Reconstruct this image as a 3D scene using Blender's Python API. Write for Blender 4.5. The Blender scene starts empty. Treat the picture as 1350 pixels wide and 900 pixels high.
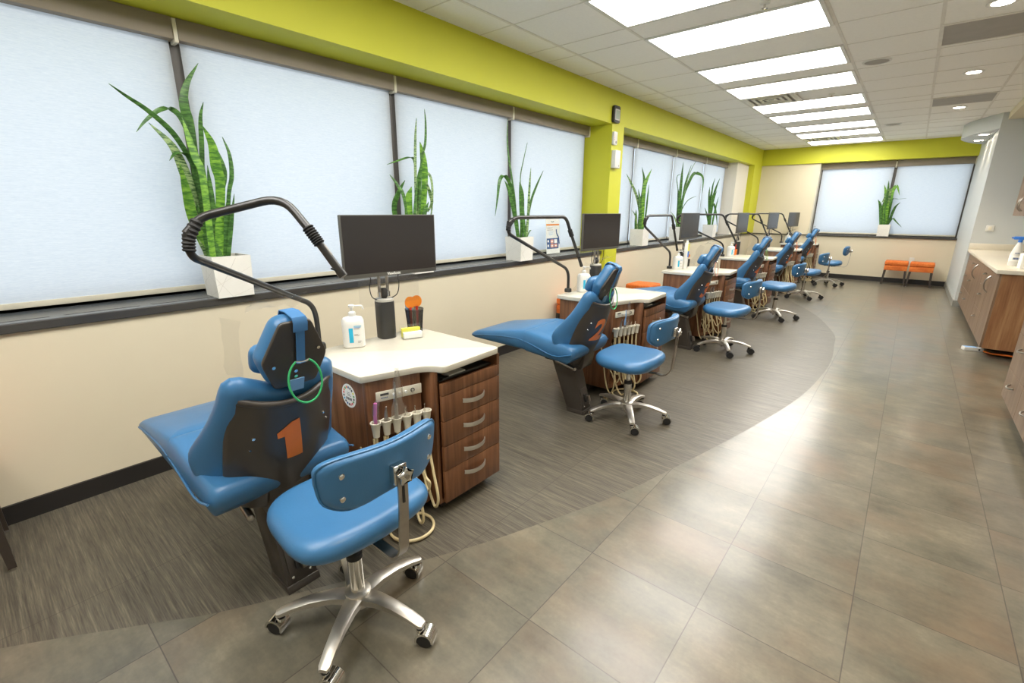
import bpy, bmesh, math, random
from mathutils import Vector, Matrix
PI = math.pi
C = bpy.context.scene.collection
random.seed(7)

# ------------------------------------------------------------------ materials
def lin(c):
    return tuple(((v/12.92) if v <= .04045 else ((v+.055)/1.055)**2.4) for v in c)
def hexc(h):
    return lin(tuple(int(h[i:i+2], 16)/255 for i in (0, 2, 4)))
class NT:
    def __init__(s, name):
        s.m = bpy.data.materials.new(name); s.m.use_nodes = True
        s.t = s.m.node_tree; s.n = s.t.nodes; s.b = s.n['Principled BSDF']
    def add(s, typ, **kw):
        nd = s.n.new(typ)
        for k, v in kw.items():
            if k.startswith('i_'): nd.inputs[k[2:].replace('_', ' ')].default_value = v
            else: setattr(nd, k, v)
        return nd
    def link(s, a, b): s.t.links.new(a, b)
    def math(s, op, a, b=None, c=None):
        nd = s.n.new('ShaderNodeMath'); nd.operation = op
        for i, v in enumerate((a, b, c)):
            if v is None: continue
            if isinstance(v, (int, float)): nd.inputs[i].default_value = v
            else: s.link(v, nd.inputs[i])
        return nd.outputs[0]
    def mix(s, f, a, b):
        nd = s.n.new('ShaderNodeMix'); nd.data_type = 'RGBA'
        for i, v in ((0, f), (6, a), (7, b)):
            if isinstance(v, (int, float)): nd.inputs[i].default_value = v
            elif isinstance(v, tuple): nd.inputs[i].default_value = (*v[:3], 1)
            else: s.link(v, nd.inputs[i])
        return nd.outputs[2]
    def noise(s, scale, vec=None, detail=3, rough=.55, mapscale=None):
        nd = s.add('ShaderNodeTexNoise'); nd.inputs['Scale'].default_value = scale
        nd.inputs['Detail'].default_value = detail; nd.inputs['Roughness'].default_value = rough
        v = vec
        if v is None: v = s.pos()
        if mapscale:
            mp = s.add('ShaderNodeMapping'); mp.inputs['Scale'].default_value = mapscale
            s.link(v, mp.inputs['Vector']); v = mp.outputs[0]
        s.link(v, nd.inputs['Vector']); return nd.outputs['Fac']
    def pos(s): return s.add('ShaderNodeTexCoord').outputs['Object']
    def ramp(s, fac, stops):
        nd = s.add('ShaderNodeValToRGB'); e = nd.color_ramp.elements
        e[0].position = stops[0][0]; e[0].color = (*stops[0][1], 1); e[1].position = stops[-1][0]; e[1].color = (*stops[-1][1], 1)
        for p, c in stops[1:-1]: k = e.new(p); k.color = (*c, 1)
        s.link(fac, nd.inputs[0]); return nd.outputs[0]
    def bump(s, h, strength=.2, dist=.01):
        nd = s.add('ShaderNodeBump'); nd.inputs['Strength'].default_value = strength
        nd.inputs['Distance'].default_value = dist; s.link(h, nd.inputs['Height'])
        s.link(nd.outputs[0], s.b.inputs['Normal'])
    def set(s, color=None, rough=None, metal=None, spec=None, **kw):
        for nm, v in (('Base Color', color), ('Roughness', rough), ('Metallic', metal), ('Specular IOR Level', spec)):
            if v is None: continue
            if isinstance(v, tuple): s.b.inputs[nm].default_value = (*v[:3], 1)
            elif isinstance(v, (int, float)): s.b.inputs[nm].default_value = v
            else: s.link(v, s.b.inputs[nm])
        for k, v in kw.items(): s.b.inputs[k].default_value = v
        return s.m
M = {}
def plain(name, h, rough=.5, metal=0, var=.06, nscale=8, bump=0, spec=.5):
    n = NT(name); c = hexc(h)
    f = n.noise(nscale)
    col = n.ramp(f, [(.3, tuple(x*(1-var) for x in c)), (.7, tuple(min(1, x*(1+var)) for x in c))])
    if bump: n.bump(n.noise(nscale*30), bump, .002)
    M[name] = n.set(col, rough, metal, spec); return n
plain('vinyl', '396D99', .36, bump=.12, nscale=6)
plain('vinyl_strap', '3F74A6', .55)
plain('shell', '413B35', .33, nscale=3, var=.1)
plain('black_plastic', '2B2A28', .4)
plain('black_tube', '2C2A28', .28)
plain('rubber', '1E1D1C', .7)
plain('alu', 'D2CDC4', .4, 1, nscale=20)
plain('chrome', 'DAD8D3', .12, 1)
plain('steel', 'A8A29A', .3, 1, nscale=30)
plain('quartz', 'D2CBBA', .25, nscale=40, var=.015)
plain('cream', 'DACFB4', .6, nscale=2, var=.015)
plain('lime', 'C6C62C', .55, nscale=2, var=.02)
plain('pilaster', 'E2DACA', .6, nscale=2, var=.015)
plain('grey_wall', 'C3C7C6', .5, nscale=2, var=.015)
plain('base_black', '24211F', .45)
plain('base_grey', '8B8B84', .5)
plain('sill', '403E3B', .2, nscale=5)
plain('sill_top_sheen', '5B5F63', .22, nscale=5)  # grey metal top; the window's sheen on it is put into this lighter tone
plain('grille', '6E7276', .45, .3)
plain('cassette', '8F8474', .5, nscale=3)
plain('hem', 'C9C3B0', .5)
plain('frame_dark', '4A443E', .4)
plain('white_plastic', 'DDDCD6', .35)
plain('ivory', 'E4DECB', .4)
plain('hose', 'D8C79A', .42)
plain('grey_plastic', 'B6B3AA', .35)
plain('pot', 'E9E6DC', .5, nscale=12, var=.02)
plain('pot_line', 'C6C1B4', .6)
plain('soil', '4A3526', .95, nscale=60, var=.4)
plain('orange', 'EE7A22', .5)
plain('cord_green', '37B06B', .45)
plain('cord_pink', 'E6A08C', .45)
plain('cord_lime', '7CC46A', .45)
plain('cord_orange', 'EE7B2E', .45)
plain('pink', 'D873B4', .35)
plain('blue', '2F5FB5', .35)
plain('sky_blue', '22A9CF', .4)
plain('light_blue', '7FA9D6', .4)
plain('spray_blue', '2F74CF', .35)
plain('red', 'D2402F', .4)
plain('green', '4E9A45', .5)
plain('yellow', 'E8E052', .5)
plain('paper', 'F2F0E8', .6)
plain('ink', '4A4A48', .6)
plain('navy', '31598F', .5)
plain('peach', 'E3A48C', .5)
plain('lcd', '8C9A86', .3)
plain('screen', '2A2625', .22, nscale=2)
plain('bezel', '55534D', .4)
plain('tile_white', 'F4F2EC', .8, nscale=60, var=.02)
plain('tbar', 'E0DCD3', .5)
plain('slot_grey', 'A39E96', .6)
plain('amber', 'F08A1C', .3)
plain('wood_leg', '3B322B', .4)
plain('skirt_wood', '2A211B', .6)

# orange woven fabric
n = NT('orange_fabric'); w = n.noise(90, mapscale=(1, 1, 2.2)); w2 = n.noise(14)
col = n.ramp(n.math('ADD', n.math('MULTIPLY', w, .6), n.math('MULTIPLY', w2, .4)), [(.35, hexc('BE561A')), (.5, hexc('DB702C')), (.68, hexc('EA9248'))])
n.bump(w, .3, .003); M['orange_fabric'] = n.set(col, .85)
# walnut, grain running up
def walnut(name, dark, mid, light, ms=(26, 26, 1.6)):
    n = NT(name); g = n.noise(1, mapscale=ms, detail=5, rough=.6); g2 = n.noise(1, mapscale=(ms[0]*5, ms[1]*5, ms[2]*2.5), detail=2)
    f = n.math('ADD', n.math('MULTIPLY', g, .75), n.math('MULTIPLY', g2, .25))
    col = n.ramp(f, [(.33, hexc(dark)), (.5, hexc(mid)), (.68, hexc(light))])
    M[name] = n.set(col, .38)
walnut('walnut', '51331F', '734A2E', '8A6041')
walnut('walnut_light', '71492F', '8C6240', 'A88059', (14, 14, 1.2))
walnut('walnut_grey', '624C3B', '7A634F', '8E7762', (14, 14, 1.2))
# roller blind cloth: lets daylight through
n = NT('blind'); w = n.noise(1, mapscale=(60, 40, 520), detail=2); w2 = n.noise(1, mapscale=(14, 10, 160), detail=2)
f = n.math('ADD', n.math('MULTIPLY', w, .6), n.math('MULTIPLY', w2, .4))
col = n.ramp(f, [(.3, hexc('DDE4EC')), (.7, hexc('F0F4F8'))])
out = n.n['Material Output']; tr = n.add('ShaderNodeBsdfTranslucent'); di = n.add('ShaderNodeBsdfDiffuse'); mx = n.add('ShaderNodeMixShader')
mx.inputs[0].default_value = .55; n.link(col, tr.inputs[0]); n.link(col, di.inputs[0])
n.link(di.outputs[0], mx.inputs[1]); n.link(tr.outputs[0], mx.inputs[2]); n.link(mx.outputs[0], out.inputs[0]); M['blind'] = n.m
# thin clear sheet / glass pane
def clear(name, tint, mixf, rough=.05):
    n = NT(name); out = n.n['Material Output']; t = n.add('ShaderNodeBsdfTransparent'); t.inputs[0].default_value = (*tint, 1)
    g = n.add('ShaderNodeBsdfGlossy'); g.inputs['Roughness'].default_value = rough
    x = n.add('ShaderNodeMixShader'); x.inputs[0].default_value = mixf
    n.link(t.outputs[0], x.inputs[1]); n.link(g.outputs[0], x.inputs[2]); n.link(x.outputs[0], out.inputs[0]); M[name] = n.m
clear('glass', (.93, .97, .98), .06, .02)
clear('clear_film', (.99, .99, .99), .05, .25)
clear('sleeve_film', (.97, .97, .97), .2, .18)
clear('clear_acrylic', (.97, .98, .98), .05, .05)
clear('mesh_grey', (.62, .62, .62), .05, .4)
clear('amber_clear', (.95, .45, .05), .1, .1)
# snake plant leaf
n = NT('leaf'); p = n.pos(); d = n.noise(9, p); 
b = n.noise(1, p, mapscale=(16, 16, 75), detail=3, rough=.6)
col = n.ramp(b, [(.40, hexc('26481F')), (.5, hexc('3E6B2D')), (.6, hexc('5F8B40'))])
col = n.mix(n.math('MULTIPLY', d, .4), col, hexc('4E7F30')); M['leaf'] = n.set(col, .38)
n = NT('leaf_pale'); p = n.pos(); b = n.noise(1, p, mapscale=(22, 22, 110), detail=3, rough=.6)
col = n.ramp(b, [(.42, hexc('365F2E')), (.5, hexc('7F9C60')), (.6, hexc('9FB67E'))]); M['leaf_pale'] = n.set(col, .4)
n = NT('leaf_bright'); p = n.pos(); b = n.noise(1, p, mapscale=(14, 14, 60), detail=3, rough=.6)
col = n.ramp(b, [(.40, hexc('3D7024')), (.5, hexc('65962F')), (.62, hexc('84B23F'))]); M['leaf_bright'] = n.set(col, .38)
# concrete-look vinyl tiles
def gridline(n, pos_axis, off, pitch, w):
    u = n.math('DIVIDE', n.math('SUBTRACT', pos_axis, off), pitch)
    f = n.math('ABSOLUTE', n.math('SUBTRACT', u, n.math('ROUND', u)))
    return n.math('LESS_THAN', f, w/pitch), n.math('FLOOR', u)
n = NT('floor_tile'); p = n.pos(); sx = n.add('ShaderNodeSeparateXYZ'); n.link(p, sx.inputs[0])
gx, ix = gridline(n, sx.outputs[0], -.375, .4555, .0018); gy, iy = gridline(n, sx.outputs[1], 1.096, .4566, .0018)
line = n.math('MAXIMUM', gx, gy)
cmb = n.add('ShaderNodeCombineXYZ'); n.link(ix, cmb.inputs[0]); n.link(iy, cmb.inputs[1])
wn = n.add('ShaderNodeTexWhiteNoise'); wn.noise_dimensions = '3D'; n.link(cmb.outputs[0], wn.inputs['Vector'])
off = n.add('ShaderNodeVectorMath', operation='MULTIPLY_ADD'); n.link(wn.outputs['Color'], off.inputs[0]); off.inputs[1].default_value = (7, 7, 7); n.link(p, off.inputs[2])
a = n.noise(4.2, off.outputs[0], detail=8, rough=.62); a2 = n.noise(1.0, off.outputs[0], detail=5, rough=.65, mapscale=(6, 22, 10)); a3 = n.noise(60, p, detail=2)
f = n.math('ADD', n.math('ADD', n.math('MULTIPLY', a, .6), n.math('MULTIPLY', a2, .28)), n.math('MULTIPLY', a3, .12))
col = n.ramp(f, [(.30, hexc('4A473D')), (.44, hexc('5F5C50')), (.56, hexc('6E695B')), (.72, hexc('86806D'))])
warm = n.noise(2.2, off.outputs[0], detail=4)
col = n.mix(n.math('MULTIPLY', n.math('GREATER_THAN', warm, .0), n.ramp(warm, [(.48, (0, 0, 0)), (.70, (.42, .42, .42))])), col, hexc('78604A'))
col = n.mix(n.math('MULTIPLY', line, .7), col, hexc('3A352F'))
r = n.math('ADD', n.math('MULTIPLY', a, .12), .285)
n.bump(n.math('SUBTRACT', n.math('MULTIPLY', a2, .5), line), .10, .004)
M['floor_tile'] = n.set(col, r, spec=.4, **{'Coat Weight': .45, 'Coat Roughness': .17})
# striped vinyl planks
n = NT('floor_stripe'); p = n.pos(); sx = n.add('ShaderNodeSeparateXYZ'); n.link(p, sx.inputs[0])
gx, ix = gridline(n, sx.outputs[0], -.375, .911, .0015); gy, iy = gridline(n, sx.outputs[1], 1.096, .4566, .0012)
cmb = n.add('ShaderNodeCombineXYZ'); n.link(ix, cmb.inputs[0]); n.link(iy, cmb.inputs[1])
wn = n.add('ShaderNodeTexWhiteNoise'); n.link(cmb.outputs[0], wn.inputs['Vector'])
a = n.noise(1, p, mapscale=(7, 190, 1), detail=4, rough=.7); b = n.noise(1, p, mapscale=(2.2, 60, 1), detail=3)
f = n.math('ADD', n.math('MULTIPLY', a, .62), n.math('MULTIPLY', b, .38))
f = n.math('ADD', f, n.math('MULTIPLY', n.math('SUBTRACT', wn.outputs['Value'], .5), .03))
col = n.ramp(f, [(.36, hexc('3E3A32')), (.47, hexc('534E44')), (.56, hexc('635D50')), (.70, hexc('7F7867'))])
col = n.mix(n.math('MULTIPLY', n.math('MAXIMUM', gx, n.math('MULTIPLY', gy, .5)), .6), col, hexc('35302A'))
n.bump(a, .22, .003); M['floor_stripe'] = n.set(col, .42, spec=.35, **{'Coat Weight': .25, 'Coat Roughness': .25})
def glow(name, col, strength):
    n = NT(name); n.set((0, 0, 0), .5); n.b.inputs['Emission Color'].default_value = (*col, 1); n.b.inputs['Emission Strength'].default_value = strength
    M[name] = n.m
glow('panel_light', (1, .975, .93), 12.0)
glow('down_light', (1, .86, .68), 30.0)

# ------------------------------------------------------------------ mesh helpers
def V3(p): return Vector(p)
def catmull(pts, sub=6):
    pts = [Vector(p) for p in pts]; out = []
    P = [pts[0]*2-pts[1]] + pts + [pts[-1]*2-pts[-2]]
    for i in range(1, len(P)-2):
        a, b, c, d = P[i-1:i+3]
        for k in range(sub):
            t = k/sub
            out.append(.5*((2*b)+(c-a)*t+(2*a-5*b+4*c-d)*t*t+(3*b-a-3*c+d)*t**3))
    out.append(pts[-1]); return out
def rounded(pts, r, seg=5):
    """polyline with its inner corners rounded by radius r"""
    pts = [Vector(p) for p in pts]; out = [pts[0]]
    for i in range(1, len(pts)-1):
        a, b, c = pts[i-1:i+2]; u = (a-b); v = (c-b); k = min(r, u.length*.48, v.length*.48)
        p0 = b+u.normalized()*k; p1 = b+v.normalized()*k
        for j in range(seg+1):
            t = j/seg; out.append(p0*(1-t)**2+b*2*t*(1-t)+p1*t*t)
    out.append(pts[-1]); return out
def round_poly(pts, r, seg=4):
    n = len(pts); out = []
    rr = r if isinstance(r, (list, tuple)) else [r]*n
    for i in range(n):
        a, b, c = (Vector(pts[(i+k) % n]) for k in (-1, 0, 1)); u = a-b; v = c-b; k = min(rr[i], u.length*.48, v.length*.48)
        if k < 1e-5: out.append(b); continue
        p0 = b+u.normalized()*k; p1 = b+v.normalized()*k
        for j in range(seg+1):
            t = j/seg; out.append(p0*(1-t)**2+b*2*t*(1-t)+p1*t*t)
    return out
def resample(pts, N):
    P = [Vector(p[:2]) for p in pts]; P.append(P[0]); L = [0]
    for a, b in zip(P, P[1:]): L.append(L[-1]+(b-a).length)
    out = []; j = 0
    for k in range(N):
        d = L[-1]*k/N
        while L[j+1] < d: j += 1
        out.append(P[j].lerp(P[j+1], (d-L[j])/max(1e-9, L[j+1]-L[j])))
    return out
def superell(a, b, n=3, N=40, cx=0, cy=0):
    out = []
    for i in range(N):
        t = 2*PI*i/N; c, s = math.cos(t), math.sin(t)
        out.append(Vector((cx+a*math.copysign(abs(c)**(2/n), c), cy+b*math.copysign(abs(s)**(2/n), s))))
    return out
def interp(tab, x):
    if x <= tab[0][0]: return tab[0][1]
    for (a, u), (b, v) in zip(tab, tab[1:]):
        if x <= b: return u+(v-u)*(x-a)/(b-a)
    return tab[-1][1]
class MB:
    def __init__(s): s.v = []; s.f = []; s.mi = []; s.mats = []
    def m(s, mat):
        mat = M[mat] if isinstance(mat, str) else mat
        if mat not in s.mats: s.mats.append(mat)
        return s.mats.index(mat)
    def raw(s, vs, fs, mat):
        o = len(s.v); k = s.m(mat); s.v += [tuple(v) for v in vs]
        for f in fs: s.f.append([o+i for i in f]); s.mi.append(k)
        return s
    def bm(s, bm, mat):
        bm.verts.ensure_lookup_table(); bm.verts.index_update()
        s.raw([v.co for v in bm.verts], [[v.index for v in f.verts] for f in bm.faces], mat); bm.free(); return s
    def box(s, lo, hi, mat, bev=0, seg=2, mx=None):
        lo, hi = [min(a, b) for a, b in zip(lo, hi)], [max(a, b) for a, b in zip(lo, hi)]
        bm = bmesh.new(); bmesh.ops.create_cube(bm, size=1)
        for v in bm.verts: v.co = Vector([lo[i]+(v.co[i]+.5)*(hi[i]-lo[i]) for i in range(3)])
        if bev: bmesh.ops.bevel(bm, geom=bm.edges[:], offset=bev, segments=seg, affect='EDGES', profile=.5)
        if mx is not None: bmesh.ops.transform(bm, matrix=mx, verts=bm.verts)
        return s.bm(bm, mat)
    def prism(s, poly, axis, a, b, mat, bev=0, mx=None, seg=2):
        """polygon extruded along an axis: axis 'z' poly=(x,y); 'y' poly=(x,z); 'x' poly=(y,z)"""
        f = {'z': lambda p, t: (p[0], p[1], t), 'y': lambda p, t: (p[0], t, p[1]), 'x': lambda p, t: (t, p[0], p[1])}[axis]
        bm = bmesh.new(); lo = [bm.verts.new(f(p, a)) for p in poly]; hi = [bm.verts.new(f(p, b)) for p in poly]; n = len(poly)
        bm.faces.new(lo); bm.faces.new(hi[::-1])
        for i in range(n): bm.faces.new((lo[i], hi[i], hi[(i+1) % n], lo[(i+1) % n]))
        bmesh.ops.recalc_face_normals(bm, faces=bm.faces)
        if bev:
            E = [e for e in bm.edges if len(e.link_faces) == 2 and (e.link_faces[0] in (bm.faces[0], bm.faces[1]) if False else e.calc_face_angle(0) > .9)]
            bmesh.ops.bevel(bm, geom=E, offset=bev, segments=seg, affect='EDGES', profile=.5)
        if mx is not None: bmesh.ops.transform(bm, matrix=mx, verts=bm.verts)
        return s.bm(bm, mat)
    def tube(s, path, r, mat, seg=10, cap=True, flat=1):
        path = [Vector(p) for p in path]; P = [path[0]]
        for q in path[1:]:
            if (q-P[-1]).length > 1e-5: P.append(q)
        n = len(P); rs = r if isinstance(r, (list, tuple)) else [r]*n
        if len(rs) != n: rs = [rs[min(len(rs)-1, int(i*len(rs)/n))] for i in range(n)]
        t0 = (P[1]-P[0]).normalized(); up = Vector((0, 0, 1)) if abs(t0.z) < .9 else Vector((1, 0, 0))
        nrm = (up-t0*up.dot(t0)).normalized(); vs = []; fs = []
        for i, p in enumerate(P):
            t = (P[min(i+1, n-1)]-P[max(i-1, 0)]).normalized()
            nrm = (nrm-t*nrm.dot(t)); nrm = nrm.normalized() if nrm.length > 1e-6 else t.orthogonal().normalized()
            bi = t.cross(nrm)
            for k in range(seg):
                a = 2*PI*k/seg; vs.append(p+(nrm*math.cos(a)*flat+bi*math.sin(a))*rs[i])
        for i in range(n-1):
            for k in range(seg):
                a, b = i*seg+k, i*seg+(k+1) % seg; fs.append((a, b, b+seg, a+seg))
        if cap: fs.append(tuple(range(seg))[::-1]); fs.append(tuple((n-1)*seg+k for k in range(seg)))
        return s.raw(vs, fs, mat)
    def cyl(s, a, b, r, mat, seg=16, r2=None): return s.tube([a, b], [r, r if r2 is None else r2], mat, seg)
    def lathe(s, prof, mat, seg=24, c=(0, 0, 0), mx=None, sx=1, sy=1):
        vs = []; fs = []; n = len(prof)
        for r, z in prof:
            for k in range(seg):
                a = 2*PI*k/seg; p = Vector((r*math.cos(a)*sx, r*math.sin(a)*sy, z))
                if mx is not None: p = mx @ p
                vs.append(p+Vector(c))
        for i in range(n-1):
            for k in range(seg):
                a, b = i*seg+k, i*seg+(k+1) % seg; fs.append((a, b, b+seg, a+seg))
        fs.append(tuple(range(seg))[::-1]); fs.append(tuple((n-1)*seg+k for k in range(seg)))
        return s.raw(vs, fs, mat)
    def ball(s, c, r, mat, seg=12, sc=(1, 1, 1)):
        prof = [(max(1e-4, math.sin(PI*i/8))*r, -math.cos(PI*i/8)*r) for i in range(9)]
        vs0 = len(s.v); s.lathe(prof, mat, seg)
        for i in range(vs0, len(s.v)): v = s.v[i]; s.v[i] = (v[0]*sc[0]+c[0], v[1]*sc[1]+c[1], v[2]*sc[2]+c[2])
        return s
    def cushion(s, outline, T, fn, mat, e=.18, crown=0, inner=7, seg=5):
        """pillow: 2-D outline inflated to thickness T with a round rim; fn(u, v, h) places it"""
        N = len(outline); c = sum((Vector(p[:2]) for p in outline), Vector((0, 0)))/N
        levels = []
        for k in range(seg+1):
            th = PI/2*k/seg; levels.append((1-e+e*math.cos(th), T/2*math.sin(th)))
        for k in range(1, inner):
            q = 1-k/inner; levels.append(((1-e)*q, T/2+crown*(1-q*q)))
        full = [(sc, -h) for sc, h in levels[::-1]]+levels[1:]
        vs = []; fs = []
        tip0 = fn(c.x, c.y, -T/2-crown); tip1 = fn(c.x, c.y, T/2+crown)
        for sc, h in full:
            for p in outline: q = c+(Vector(p[:2])-c)*sc; vs.append(fn(q.x, q.y, h))
        L = len(full)
        for i in range(L-1):
            for k in range(N):
                a, b = i*N+k, i*N+(k+1) % N; fs.append((a, b, b+N, a+N))
        vs += [tip0, tip1]
        for k in range(N): fs.append(((k+1) % N, k, L*N)); fs.append(((L-1)*N+k, (L-1)*N+(k+1) % N, L*N+1))
        return s.raw(vs, fs, mat)
    def sheet(s, grid, t, mat):
        """grid of points (rows of equal length) given thickness t"""
        R, K = len(grid), len(grid[0]); g = [[Vector(p) for p in r] for r in grid]; nr = []
        for i in range(R):
            for j in range(K):
                du = g[min(i+1, R-1)][j]-g[max(i-1, 0)][j]; dv = g[i][min(j+1, K-1)]-g[i][max(j-1, 0)]
                q = du.cross(dv); nr.append(q.normalized() if q.length > 1e-9 else Vector((0, 0, 1)))
        flat = [p for r in g for p in r]; n = R*K
        vs = [p+q*t/2 for p, q in zip(flat, nr)]+[p-q*t/2 for p, q in zip(flat, nr)]; fs = []
        for i in range(R-1):
            for j in range(K-1):
                a = i*K+j; fs.append((a, a+1, a+K+1, a+K)); fs.append((n+a, n+a+K, n+a+K+1, n+a+1))
        edge = [j for j in range(K)]+[i*K+K-1 for i in range(1, R)]+[(R-1)*K+j for j in range(K-2, -1, -1)]+[i*K for i in range(R-2, 0, -1)]
        for a, b in zip(edge, edge[1:]+edge[:1]): fs.append((a, n+a, n+b, b))
        return s.raw(vs, fs, mat)
    def build(s, name, parent=None, smooth=True, angle=38):
        me = bpy.data.meshes.new(name); me.from_pydata(s.v, [], s.f)
        for m in s.mats: me.materials.append(m)
        me.polygons.foreach_set('material_index', s.mi)
        bm = bmesh.new(); bm.from_mesh(me); bmesh.ops.recalc_face_normals(bm, faces=bm.faces); bm.to_mesh(me); bm.free()
        if smooth:
            me.polygons.foreach_set('use_smooth', [True]*len(me.polygons)); me.set_sharp_from_angle(angle=math.radians(angle))
        me.update(); o = bpy.data.objects.new(name, me); C.objects.link(o)
        if parent: o.parent = parent
        return o
def tag(o, label=None, cat=None, group=None, kind=None):
    if label: o['label'] = label
    if cat: o['category'] = cat
    if group: o['group'] = group
    if kind: o['kind'] = kind
    return o
def thing(name, loc=(0, 0, 0), rz=0, label=None, cat=None, group=None):
    o = bpy.data.objects.new(name, None); C.objects.link(o); o.location = loc; o.rotation_euler = (0, 0, rz)
    o.empty_display_size = .1
    return tag(o, label, cat, group)
KIDS = {}
def copy_tree(o, parent=None, skip=()):
    c = o.copy(); C.objects.link(c)
    if parent: c.parent = parent
    for ch in [x for x in bpy.data.objects if x.parent == o]:
        if ch.name.split('.')[0] in skip: continue
        copy_tree(ch, c, skip)
    return c
def struct(o): o['kind'] = 'structure'; return o
def text_bm(body, size, depth=.001, offset=0, shear=0):
    cu = bpy.data.curves.new('txt', 'FONT'); cu.body = body; cu.size = size; cu.extrude = depth; cu.offset = offset; cu.shear = shear
    cu.align_x = 'CENTER'; cu.align_y = 'CENTER'; cu.resolution_u = 4
    ob = bpy.data.objects.new('txt', cu); C.objects.link(ob)
    dg = bpy.context.evaluated_depsgraph_get(); me = bpy.data.meshes.new_from_object(ob.evaluated_get(dg))
    bm = bmesh.new(); bm.from_mesh(me); bpy.data.objects.remove(ob); bpy.data.curves.remove(cu); bpy.data.meshes.remove(me)
    return bm

# ================================================================== SETTING
YN, YF, ZC = -3.0, 12.85, 2.84           # rear wall, far wall, ceiling
bnd = [(-3.0, -2.6), (-1.2, -2.55), (-.6, -2.42), (-.173, -2.15), (.193, -1.874), (.437, -1.699), (1.168, -1.299), (1.545, -1.134), (1.991, -.961), (2.482, -.825), (3.352, -.616), (4.209, -.458), (5.035, -.395), (5.616, -.395), (6.24, -.443), (6.807, -.505), (7.734, -.777), (8.342, -1.036), (9.2, -1.45), (10.2, -1.7), (12.85, -1.8)]
curve = catmull([(x, y, 0) for y, x in bnd], 6)
mb = MB(); vs = []; 
for p in curve: vs += [(-3.5, p.y, 0), (p.x, p.y, 0), (1.6, p.y, 0)]
n_ = len(curve)
mb.raw(vs, [(3*i+1, 3*i+2, 3*i+5, 3*i+4) for i in range(n_-1)], 'floor_tile')
struct(mb.build('floor', smooth=False))
mb = MB(); mb.raw(vs, [(3*i, 3*i+1, 3*i+4, 3*i+3) for i in range(n_-1)], 'floor_stripe')
struct(mb.build('floor_left', smooth=False))

# ceiling and its grid of bars
mb = MB(); mb.box((-3.6, YN, ZC), (1.6, 13.2, ZC+.06), 'tile_white')
bars = [-2.645, -2.0, -.72, -.1, .51, 1.12]
for x in bars: mb.box((x-.0115, YN, ZC-.004), (x+.0115, YF, ZC+.001), 'tbar')
rows = []
for k in range(-3, 5):
    for d in (0, .625, .935, 1.55): rows.append(3.155+2.16*k+d)
for y in rows:
    if YN < y < YF-.05: mb.box((-3.0, y-.005, ZC-.003), (1.42, y+.005, ZC+.001), 'tbar')
struct(mb.build('ceiling', smooth=False))

# left wall with its window band
mb = MB(); mb.box((-3.6, YN, 0), (-3.07, YF, .911), 'cream'); struct(mb.build('wall_left', smooth=False))
mb = MB(); mb.box((-3.6, YN, 2.47), (-3.0, YF, ZC), 'lime'); struct(mb.build('trim_1', smooth=False))
mb = MB(); mb.box((-3.6, 5.46, 0), (-3.0, 5.765, 2.47), 'lime'); struct(mb.build('trim_2', smooth=False))
mb = MB(); mb.box((-3.6, 11.28, .955), (-3.12, YF, 2.47), 'pilaster'); struct(mb.build('trim_3', smooth=False))
mb = MB(); mb.box((-3.12, 12.18, .955), (-3.0, YF, 2.47), 'lime'); struct(mb.build('trim_4', smooth=False))
mb = MB()
for a, b in ((YN, 5.46), (5.765, YF)):
    mb.box((-3.42, a, .911), (-3.05, b, .955), 'sill', .004)
    mb.box((-3.385, a, .952), (-3.056, b, .9562), 'sill_top_sheen'); mb.box((-3.42, a, .955), (-3.385, b, .972), 'frame_dark')
    y = a+.1
    while y+.3 < min(b, 11.2): mb.box((-3.15, y, .953), (-3.115, y+.3, .9575), 'sill'); y += .355
struct(mb.build('trim_5', smooth=False))
mb = MB()
for a, b in ((YN, 5.46), (5.765, YF)): mb.box((-3.07, a, 0), (-3.055, b, .095), 'base_black')
mb.box((-3.0, 5.46, 0), (-2.985, 5.765, .095), 'base_black')
struct(mb.build('baseboard_left', smooth=False))
# far wall
mb = MB(); mb.box((-3.07, YF, 0), (1.6, YF+.3, .925), 'cream'); mb.box((-3.6, YF, .925), (-1.81, YF+.3, 2.6), 'cream'); struct(mb.build('wall_far', smooth=False))
mb = MB(); mb.box((-3.0, YF-.05, 2.49), (.72, YF+.3, ZC), 'lime'); struct(mb.build('trim_6', smooth=False))
mb = MB(); mb.box((-3.0, YF-.03, .925), (-1.83, YF, .945), 'sill', .003); mb.box((-1.83, YF-.035, .922), (.72, YF+.29, .955), 'sill', .004)
mb.box((-1.83, YF+.22, .955), (.72, YF+.25, .975), 'frame_dark'); mb.box((-1.83, YF-.002, .955), (-1.80, YF+.25, 2.49), 'hem'); struct(mb.build('trim_7', smooth=False))
mb = MB(); mb.box((-3.055, YF-.015, 0), (.72, YF, .095), 'base_black'); struct(mb.build('baseboard_far', smooth=False))
# right wall with the projecting grey corner, rear wall
mb = MB(); mb.prism([(.72, YF+.3), (.72, 10.15), (1.42, 10.15), (1.42, YN), (1.65, YN), (1.65, YF+.3)], 'z', 0, ZC, 'grey_wall'); struct(mb.build('wall_right', smooth=False))
mb = MB(); mb.box((.706, 10.136, 0), (.72, YF, .1), 'base_grey'); mb.box((.72, 10.136, 0), (.815, 10.15, .1), 'base_grey'); struct(mb.build('baseboard_right', smooth=False))
mb = MB(); mb.box((-3.6, YN-.2, 0), (1.65, YN, ZC), 'cream'); struct(mb.build('wall_rear', smooth=False))
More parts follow.
